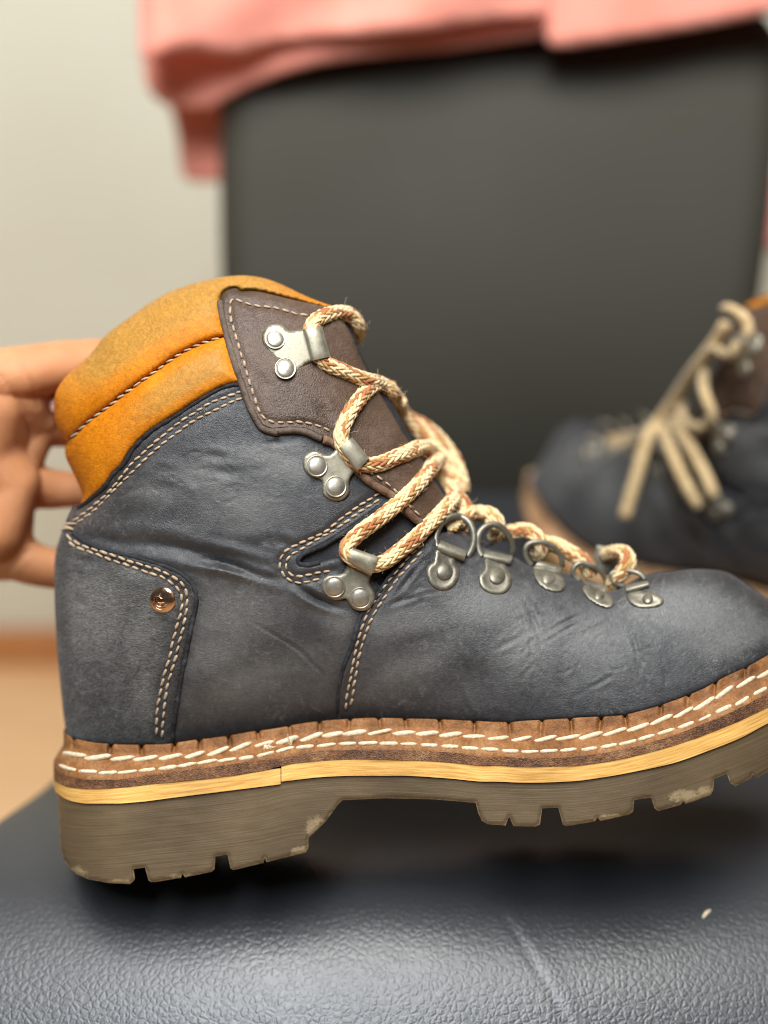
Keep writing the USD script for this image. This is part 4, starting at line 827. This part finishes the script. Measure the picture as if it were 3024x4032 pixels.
def seat():
    ys = np.r_[np.linspace(YF, YF + 0.15, 90), np.linspace(YF + 0.152, YB, 70)]; nu_ = 720
    cr = (on_seat(2035, 3705)[:2], on_seat(2200, 3985)[:2])
    V = []
    for y in ys:
        xl = left_edge(y); xr = 0.62
        u = np.linspace(0, 1, nu_); x = xl + (xr - xl) * (u ** 1.0)
        x[:42] = xl + (x[42] - xl) * np.linspace(0, 1, 42, endpoint=False) ** 1.5
        dl = x - xl; z = -0.022 * (1 - np.sqrt(1 - (1 - np.clip(dl / 0.022, 0, 1)) ** 2)) + crest(y)
        # soft sag, and the crease that runs away from the front edge
        z = z + 0.004 * meshkit.fbm(np.stack([x * 6, np.full_like(x, y * 6), 0 * x], 1), 2, 40)
        ax = np.array(cr[0]); bx = np.array(cr[1]); tt = np.clip((y - bx[1]) / (ax[1] - bx[1] + 1e-9), -0.3, 1.4); xc = bx[0] + (ax[0] - bx[0]) * tt
        s_ = x - xc; fade = 1 / (1 + math.exp((y - ax[1] - 0.01) / 0.008))
        z = z + fade * (-0.0005 * np.exp(-(s_ / 0.0011) ** 2) + 0.00018 * np.exp(-((s_ - 0.004) / 0.004) ** 2))
        V.append(np.column_stack([x, np.full_like(x, y), z]))
    V = np.array(V); n0, n1 = V.shape[:2]
    low = []
    i, j = np.meshgrid(np.arange(n0 - 1), np.arange(n1 - 1), indexing='ij'); a = (i * n1 + j).ravel(); F = np.vstack([np.column_stack([a, a + 1, a + n1 + 1]), np.column_stack([a, a + n1 + 1, a + n1])])
    P = V.reshape(-1, 3)
    rim = list(range(n1)) + [k * n1 + n1 - 1 for k in range(1, n0)] + [(n0 - 1) * n1 + k for k in range(n1 - 2, -1, -1)] + [k * n1 for k in range(n0 - 2, 0, -1)]
    m = len(P); lo = P[rim].copy(); lo[:, 2] = -0.13; r = len(rim); k = np.arange(r); k2 = (k + 1) % r; R = np.array(rim)
    F = np.vstack([F, np.column_stack([R[k], m + k, R[k2]]), np.column_stack([R[k2], m + k, m + k2])])
    return np.vstack([P, lo]), F
V, F = seat(); put(chair, cb, 'seat_cushion', V, F, 'seat_leather')
# seam bead along the front edge
q = np.array([(x, YF - 0.002, crest(YF) - 0.001 + 0.0008 * math.sin(x * 9)) for x in np.linspace(left_edge(YF) + 0.02, 0.6, 160)]); V, F = tube(q, 0.0042, 10); put(chair, cb, 'seat_piping', V, F, 'seat_leather')

BP0, BLEAN = np.array([0, 0.872, 0.0]), math.radians(11)
BN = np.array([0, -math.cos(BLEAN), math.sin(BLEAN)])
def back_shape():
    bl, tl = on_plane(930, 1900, BP0, BN), on_plane(866, 395, BP0, BN); br, tr = on_plane(2800, 1900, BP0, BN), on_plane(3052, 500, BP0, BN)
    vdir = np.array([0, math.sin(BLEAN), math.cos(BLEAN)])
    hl = lambda P: float(np.dot(P - BP0, vdir))
    nu_, nv_ = 90, 90; h_bot, h_top = -0.03, hl(tl) + 0.075; V = []
    for i in range(nv_):
        h = h_bot + (h_top - h_bot) * i / (nv_ - 1)
        xl = np.interp(h, [hl(bl), hl(tl)], [bl[0], tl[0]]); xl = bl[0] + (tl[0] - bl[0]) * (h - hl(bl)) / (hl(tl) - hl(bl)); xr = br[0] + (tr[0] - br[0]) * (h - hl(br)) / (hl(tr) - hl(br))
        dt = h_top - h; rc = 0.05
        if dt < rc: ins = rc - math.sqrt(max(0, rc * rc - (rc - dt) ** 2)); xl += ins; xr -= ins
        for j in range(nu_):
            u = 0.5 - 0.5 * math.cos(math.pi * j / (nu_ - 1)); x = xl + (xr - xl) * u
            dl = min(x - xl, xr - x, dt); rr = 0.03
            k = 1 - math.sqrt(max(0, 1 - (1 - min(dl / rr, 1)) ** 2))
            v = (h - h_bot) / (h_top - h_bot)
            bulge = 0.065 * math.sin(math.pi * min(1, 0.06 + 0.94 * v) ** 0.8)
            P = BP0 + vdir * h - (-BN) * 0
            V.append(BP0 + np.array([x, 0, 0]) + vdir * h + BN * (bulge - rr * k))
    V = np.array(V); n1 = nu_
    i, j = np.meshgrid(np.arange(nv_ - 1), np.arange(nu_ - 1), indexing='ij'); a = (i * n1 + j).ravel(); F = np.vstack([np.column_stack([a, a + 1, a + n1 + 1]), np.column_stack([a, a + n1 + 1, a + n1])])
    rim = list(range(n1)) + [k * n1 + n1 - 1 for k in range(1, nv_)] + [(nv_ - 1) * n1 + k for k in range(n1 - 2, -1, -1)] + [k * n1 for k in range(nv_ - 2, 0, -1)]
    m = len(V); R = np.array(rim); lo = V[R] - BN * 0.055; r = len(rim); k = np.arange(r); k2 = (k + 1) % r
    F = np.vstack([F, np.column_stack([R[k], m + k, R[k2]]), np.column_stack([R[k2], m + k, m + k2])])
    return np.vstack([V, lo]), F
V, F = back_shape(); put(chair, cb, 'backrest', V, F, 'back_leather')
for lo, hi in (((-0.05, 0.55, FLOOR_Z + 0.06), (0.01 + 0.14, 0.75, -0.131)),):
    m = trimesh.creation.cylinder(0.035, hi[2] - lo[2]); m.apply_translation([0.12, 0.62, (lo[2] + hi[2]) / 2]); put(chair, cb, 'gas_column', m.vertices, m.faces, 'gusset_leather', smooth=40)
pts = []
for k in range(5):
    a = k * 2 * math.pi / 5 + 0.9
    V, F = tube(np.array([(0.12, 0.62, FLOOR_Z + 0.085), (0.12 + 0.28 * math.cos(a), 0.62 + 0.28 * math.sin(a), FLOOR_Z + 0.03)]), [0.03, 0.022], 10); put(chair, cb, 'base_leg', V, F, 'gusset_leather')

# ------------------------------------------------------------------ pink towel over the backrest
look('towel_cloth', {'g': ('geometry', {}), 'n': ('noise_texture', {'scale': 25.0, 'detail': 4.0}), 'r': ('rgb_ramp', {'ramp': [(0.3, (0.81, 0.275, 0.195)), (0.7, (0.87, 0.345, 0.26))]}), 'n2': ('noise_texture', {'scale': 900.0, 'detail': 2.0}), 'b': ('bump', {'strength': 0.4, 'distance': 0.001}),
                     'p': ('principled_bsdf', {'roughness': 0.9, 'specular_ior_level': 0.1, 'sheen_weight': 0.4, 'sheen_roughness': 0.5}), },
     [('g.position', 'n.vector'), ('n.fac', 'r.fac'), ('r.color', 'p.base_color'), ('g.position', 'n2.vector'), ('n2.fac', 'b.height'), ('b.normal', 'p.normal')])
zM, zN = zm(400, 0, .7233), zm(1600, 0, .8583)
towel, tb = thing('towel', 'salmon pink towel folded over the top of the chair backrest', 'towel', at_depth(1512, -100, 0.95))
def sheet(poly, dfun, thick, s=26.0):
    """A hanging layer of cloth: traced outline, own distance, own thickness with rounded hems."""
    V2, F, ring, P = tri(poly, s); d = shapely.distance(shapely.points(V2), P.exterior)
    pr = np.sqrt(1 - (1 - np.clip(d / 22.0, 0, 1)) ** 2)
    dep = dfun(V2[:, 0], V2[:, 1])
    fr_ = np.array([at_depth(x, y, q) for (x, y), q in zip(V2, dep - thick * (0.4 + 0.6 * pr))]); bk = np.array([at_depth(x, y, q) for (x, y), q in zip(V2, dep)])
    n, r = len(V2), len(ring); k = np.arange(r); k2 = (k + 1) % r
    side = np.vstack([np.column_stack([ring[k], n + ring[k], ring[k2]]), np.column_stack([ring[k2], n + ring[k], n + ring[k2]])])
    return np.vstack([fr_, bk]), np.vstack([F, F[:, ::-1] + n, side])
def back_depth(x, y):
    """distance of the backrest's front along each ray"""
    out = []
    for a, b_ in zip(x, y):
        P = on_plane(a, b_, BP0 + BN * 0.035, BN); out.append(np.dot(P - CAM, FW))
    return np.array(out)
hem1 = sm(zM((205, 240), (222, 320), (260, 318), (340, 290), (470, 272), (600, 288), (740, 305), (850, 268), (1000, 232), (1200, 205), (1659, 178)) + zN((60, 150), (300, 112), (610, 75), (640, 70)))
hem2 = sm(zM((232, 330), (238, 440), (300, 540), (420, 585), (560, 590), (640, 560), (760, 492), (900, 430), (1100, 367), (1300, 327), (1659, 290)) + zN((100, 238), (300, 214), (620, 166), (655, 160)))
hem3 = sm(zN((640, 40), (640, 120), (655, 205), (690, 218), (900, 192), (1300, 132), (1659, 62), (1800, 35)))
V, F = sheet(chain(hem2, [(2170, 60), (2170, -220), (570, -220)]), lambda x, y: back_depth(x, y) - 0.006 - 0.004 * np.sin(x / 170.0), 0.006); put(towel, tb, 'inner_fold', V, F, 'towel_cloth')
V, F = sheet(chain(hem1, [(2160, -260), (545, -260)]), lambda x, y: back_depth(x, y) - 0.024 - 0.014 * np.clip((1100 - x) / 500, 0, 1) - 0.004 * np.sin(x / 120.0 + y / 90.0) - 0.010 * np.exp(-((x - 640) / 110) ** 2), 0.006); put(towel, tb, 'outer_fold', V, F, 'towel_cloth')
V, F = sheet(chain(hem3, [(3200, -260), (2150, -260)]), lambda x, y: back_depth(x, y) - 0.016 - 0.003 * np.sin(x / 120.0), 0.006); put(towel, tb, 'outer_fold', V, F, 'towel_cloth')
V, F = sheet(sm(zM((330, 480), (392, 650), (420, 800), (440, 950), (480, 985), (560, 992), (700, 990)), 20) + zM((730, 900), (720, 600), (600, 420)), lambda x, y: back_depth(x, y) + 0.045, 0.006); put(towel, tb, 'hanging_corner', V, F, 'towel_cloth', label='dark end of the towel hanging behind the backrest')
V, F = sheet(sm([(3050, 700), (3000, 790), (2985, 880), (2985, 960), (3010, 985), (3100, 990)], 20) + [(3160, 950), (3160, 700)], lambda x, y: back_depth(x, y) + 0.05, 0.006); put(towel, tb, 'hanging_corner', V, F, 'towel_cloth')
# top of the towel lying over the chair's upper edge
topV = []
for i, u in enumerate(np.linspace(0, 1, 24)):
    a = math.pi * u
    for x in np.linspace(-0.20, 0.36, 40):
        c = on_plane(1512, -150, BP0, BN); topV.append((x, c[1] + 0.01 - 0.055 * math.cos(a), c[2] - 0.012 + 0.035 * math.sin(a) + 0.003 * math.sin(x * 40)))
topV = np.array(topV); i, j = np.meshgrid(np.arange(23), np.arange(39), indexing='ij'); a = (i * 40 + j).ravel()
put(towel, tb, 'top_fold', topV, np.vstack([np.column_stack([a, a + 41, a + 40]), np.column_stack([a, a + 1, a + 41])]), 'towel_cloth')

# ------------------------------------------------------------------ the hand that holds the heel
look('skin', {'g': ('geometry', {}), 'n': ('noise_texture', {'scale': 60.0, 'detail': 4.0}), 'r': ('rgb_ramp', {'ramp': [(0.3, (0.41, 0.170, 0.070)), (0.7, (0.53, 0.240, 0.112))]}), 'v': ('voronoi_texture', {'scale': 1400.0, 'feature': 'distance_to_edge'}), 'b': ('bump', {'strength': 0.2, 'distance': 0.0003}),
              'p': ('principled_bsdf', {'roughness': 0.62, 'specular_ior_level': 0.3, 'subsurface_weight': 0.2, 'subsurface_scale': 0.003, 'subsurface_radius': (1.0, 0.35, 0.2)})},
     [('g.position', 'n.vector'), ('n.fac', 'r.fac'), ('r.color', 'p.base_color'), ('g.position', 'v.vector'), ('v.distance', 'b.height'), ('b.normal', 'p.normal')])
look('nail', {'p': ('principled_bsdf', {'base_color': (0.72, 0.42, 0.36), 'roughness': 0.25})}, [])
HAND = {
    'palm': [(-190, 1640, -240, 190), (-60, 1600, -210, 165), (-60, 1800, -330, 160), (-140, 2010, -330, 170), (-20, 1720, -320, 150)],
    'thumb': [(-70, 1500, -150, 122), (95, 1468, -190, 108), (250, 1438, -250, 98), (390, 1420, -330, 86), (470, 1440, -370, 70)],
    'web': [(-40, 1560, -200, 140), (70, 1570, -260, 120), (110, 1640, -330, 105), (140, 1640, -350, 100), (185, 1580, -350, 70), (75, 1760, -370, 118), (20, 1880, -380, 120), (20, 2010, -390, 118), (10, 2120, -390, 120)],
    'index': [(30, 1650, -330, 122), (120, 1665, -360, 104), (205, 1675, -420, 86), (290, 1690, -470, 70)],
    'heel_of_hand': [(-120, 1760, -250, 170), (10, 1900, -300, 150), (-40, 2080, -290, 140)],
    'middle': [(-60, 1850, -340, 130), (80, 1905, -370, 100), (190, 1925, -420, 80), (310, 1930, -460, 66), (410, 1930, -480, 58)],
    'ring': [(-130, 2060, -340, 150), (20, 2170, -370, 104), (130, 2220, -410, 86), (250, 2250, -450, 74), (370, 2260, -480, 62)],
    'little': [(-150, 2110, -400, 130), (0, 2200, -480, 88), (130, 2215, -540, 66), (250, 2215, -580, 56)],
    'wrist': [(-190, 1760, -280, 230), (-520, 1850, -300, 260), (-900, 1950, -320, 290)],
}
def ball(x, y, w, r):
    return manifold3d.Manifold.sphere(r, 40).translate((x, y, w))
solid = manifold3d.Manifold()
def bone(a, b_): return manifold3d.Manifold.batch_hull([ball(*a), ball(*b_)])
for nm, js in HAND.items():
    if nm == 'palm': solid += manifold3d.Manifold.batch_hull([ball(*j) for j in js])
    else:
        for a, b_ in zip(js[:-1], js[1:]): solid += bone(a, b_)
solid = solid.refine_to_length(16.0); m_ = solid.to_mesh()
hm = trimesh.Trimesh(np.array(m_.vert_properties[:, :3]), np.array(m_.tri_verts)); trimesh.smoothing.filter_taubin(hm, lamb=0.5, nu=0.51, iterations=70)
HV = np.array(hm.vertices)
pal = [LineString(sm(c, 8)) for c in ([(60, 1400), (100, 1470), (130, 1540), (150, 1600)], [(0, 1480), (60, 1560), (110, 1640)], [(20, 2270), (60, 2220), (110, 2170)])]
pp = shapely.points(HV[:, :2])
for ln in pal:
    HV[:, 2] -= 8 * np.exp(-(shapely.distance(pp, ln) / 9) ** 2) * (HV[:, 2] > -330)
HF = np.array(hm.faces)
hb = FRAME(np.array([[-190.0, 1760, -280]]))[0]
hand, hb = thing('hand', 'bare hand reaching in from the left, fingers hooked round the back of the orange collar', 'hand', hb)
put(hand, hb, 'palm_and_fingers', FRAME(HV), HF[:, ::-1] if trimesh.Trimesh(FRAME(HV), HF, process=False).volume < 0 else HF, 'skin')
nm = trimesh.creation.icosphere(3); nv = np.array(nm.vertices) * [17, 30, 12] + [212, 1592, -240]
put(hand, hb, 'fingernail', FRAME(nv), np.array(nm.faces)[:, ::-1], 'nail')

# ------------------------------------------------------------------ the second boot, standing on the seat behind
def standing(x, y, yaw, lift, pitch, roll):
    B = lambda a, b_, w: Frame().boot(np.array([[a, b_, w]], float))[0]
    a = B(2000, 3235, 0) - B(480, 3478, 0); a /= np.linalg.norm(a); wd = np.array([0, -math.sin(math.radians(8)), math.cos(math.radians(8))])
    n = np.cross(wd, a); n /= np.linalg.norm(n); wd = np.cross(a, n)
    cz, sz, cr, sr = math.cos(pitch), math.sin(pitch), math.cos(roll), math.sin(roll)
    lean = np.array([[1, 0, 0], [0, cr, -sr], [0, sr, cr]]) @ np.array([[cz, -sz, 0], [sz, cz, 0], [0, 0, 1.0]])
    T = np.stack([[-math.cos(yaw), math.sin(yaw), 0], [0, 0, 1.0], [-math.sin(yaw), -math.cos(yaw), 0]], 1) @ lean @ np.array([a, n, wd])
    m = np.eye(4); m[:3, :3] = T; m[:3, 3] = np.array([x, y, lift]) - T @ B(480, 3478, 0); return m
B2 = (0.2864, 0.5128, 0.8797, 0.0084, -0.0245, 0.1819)
FR2 = Frame(standing(*B2), relaxed=0.45)
boot2, base2 = thing('hiking_boot', 'blurred second navy hiking boot standing on the chair seat, laces hanging loose', 'boot', (B2[0], B2[1], 0.0))
leaf2 = build_boot(boot2, base2, FR2, False)
zL = zm(1950, 1100, .6474)
def cord2(pts, r=0.0029):
    return tube(spline3([at_depth(*zL((a, b_))[0], dp - 0.047) for a, b_, dp in pts], 0.004), r, 8)
parts = [cord2([(1400, 180, .62), (1470, 200, .605), (1530, 260, .60), (1530, 350, .60)]),
         cord2([(1400, 270, .635), (1330, 390, .645), (1200, 560, .665), (1080, 740, .69), (980, 880, .70), (930, 960, .695), (870, 1160, .69), (820, 1330, .69), (785, 1450, .69)], .0034),
         cord2([(1300, 460, .65), (1370, 440, .63), (1440, 460, .615), (1480, 380, .61)]),
         cord2([(1270, 560, .66), (1265, 650, .64), (1290, 740, .63), (1320, 820, .63), (1290, 870, .635)]),
         cord2([(1010, 900, .70), (1060, 1020, .675), (1120, 1160, .66), (1190, 1300, .655), (1240, 1380, .655)], .0034),
         cord2([(1080, 860, .69), (1150, 960, .665), (1230, 1100, .65), (1290, 1220, .645), (1330, 1320, .645)], .0034),
         cord2([(1130, 760, .69), (1150, 860, .67), (1210, 900, .655), (1260, 890, .645)]),
         cord2([(600, 1010, .775), (690, 985, .765), (800, 965, .75), (900, 940, .72), (960, 900, .70)], .0035),
         cord2([(640, 1040, .77), (740, 1020, .755), (850, 985, .735), (950, 940, .70)], .0035)]
V, F = join(parts); put(boot2, base2, 'bootlace', V, F, 'tan_lace', label='loosely tied lace with its ends hanging down')

# lint on the seat
lint, lb = thing('lint_speck', 'tiny white lint speck on the dark seat below the toe', 'lint', on_seat(2780, 3608))
V, F = tube(np.array([on_seat(2766, 3622), on_seat(2778, 3608) + [0, 0, .0006], on_seat(2794, 3592)]) + [0, 0, .0010], [.0004, .0008, .0005], 8); put(lint, lb, 'fluff', V, F, 'white_thread')
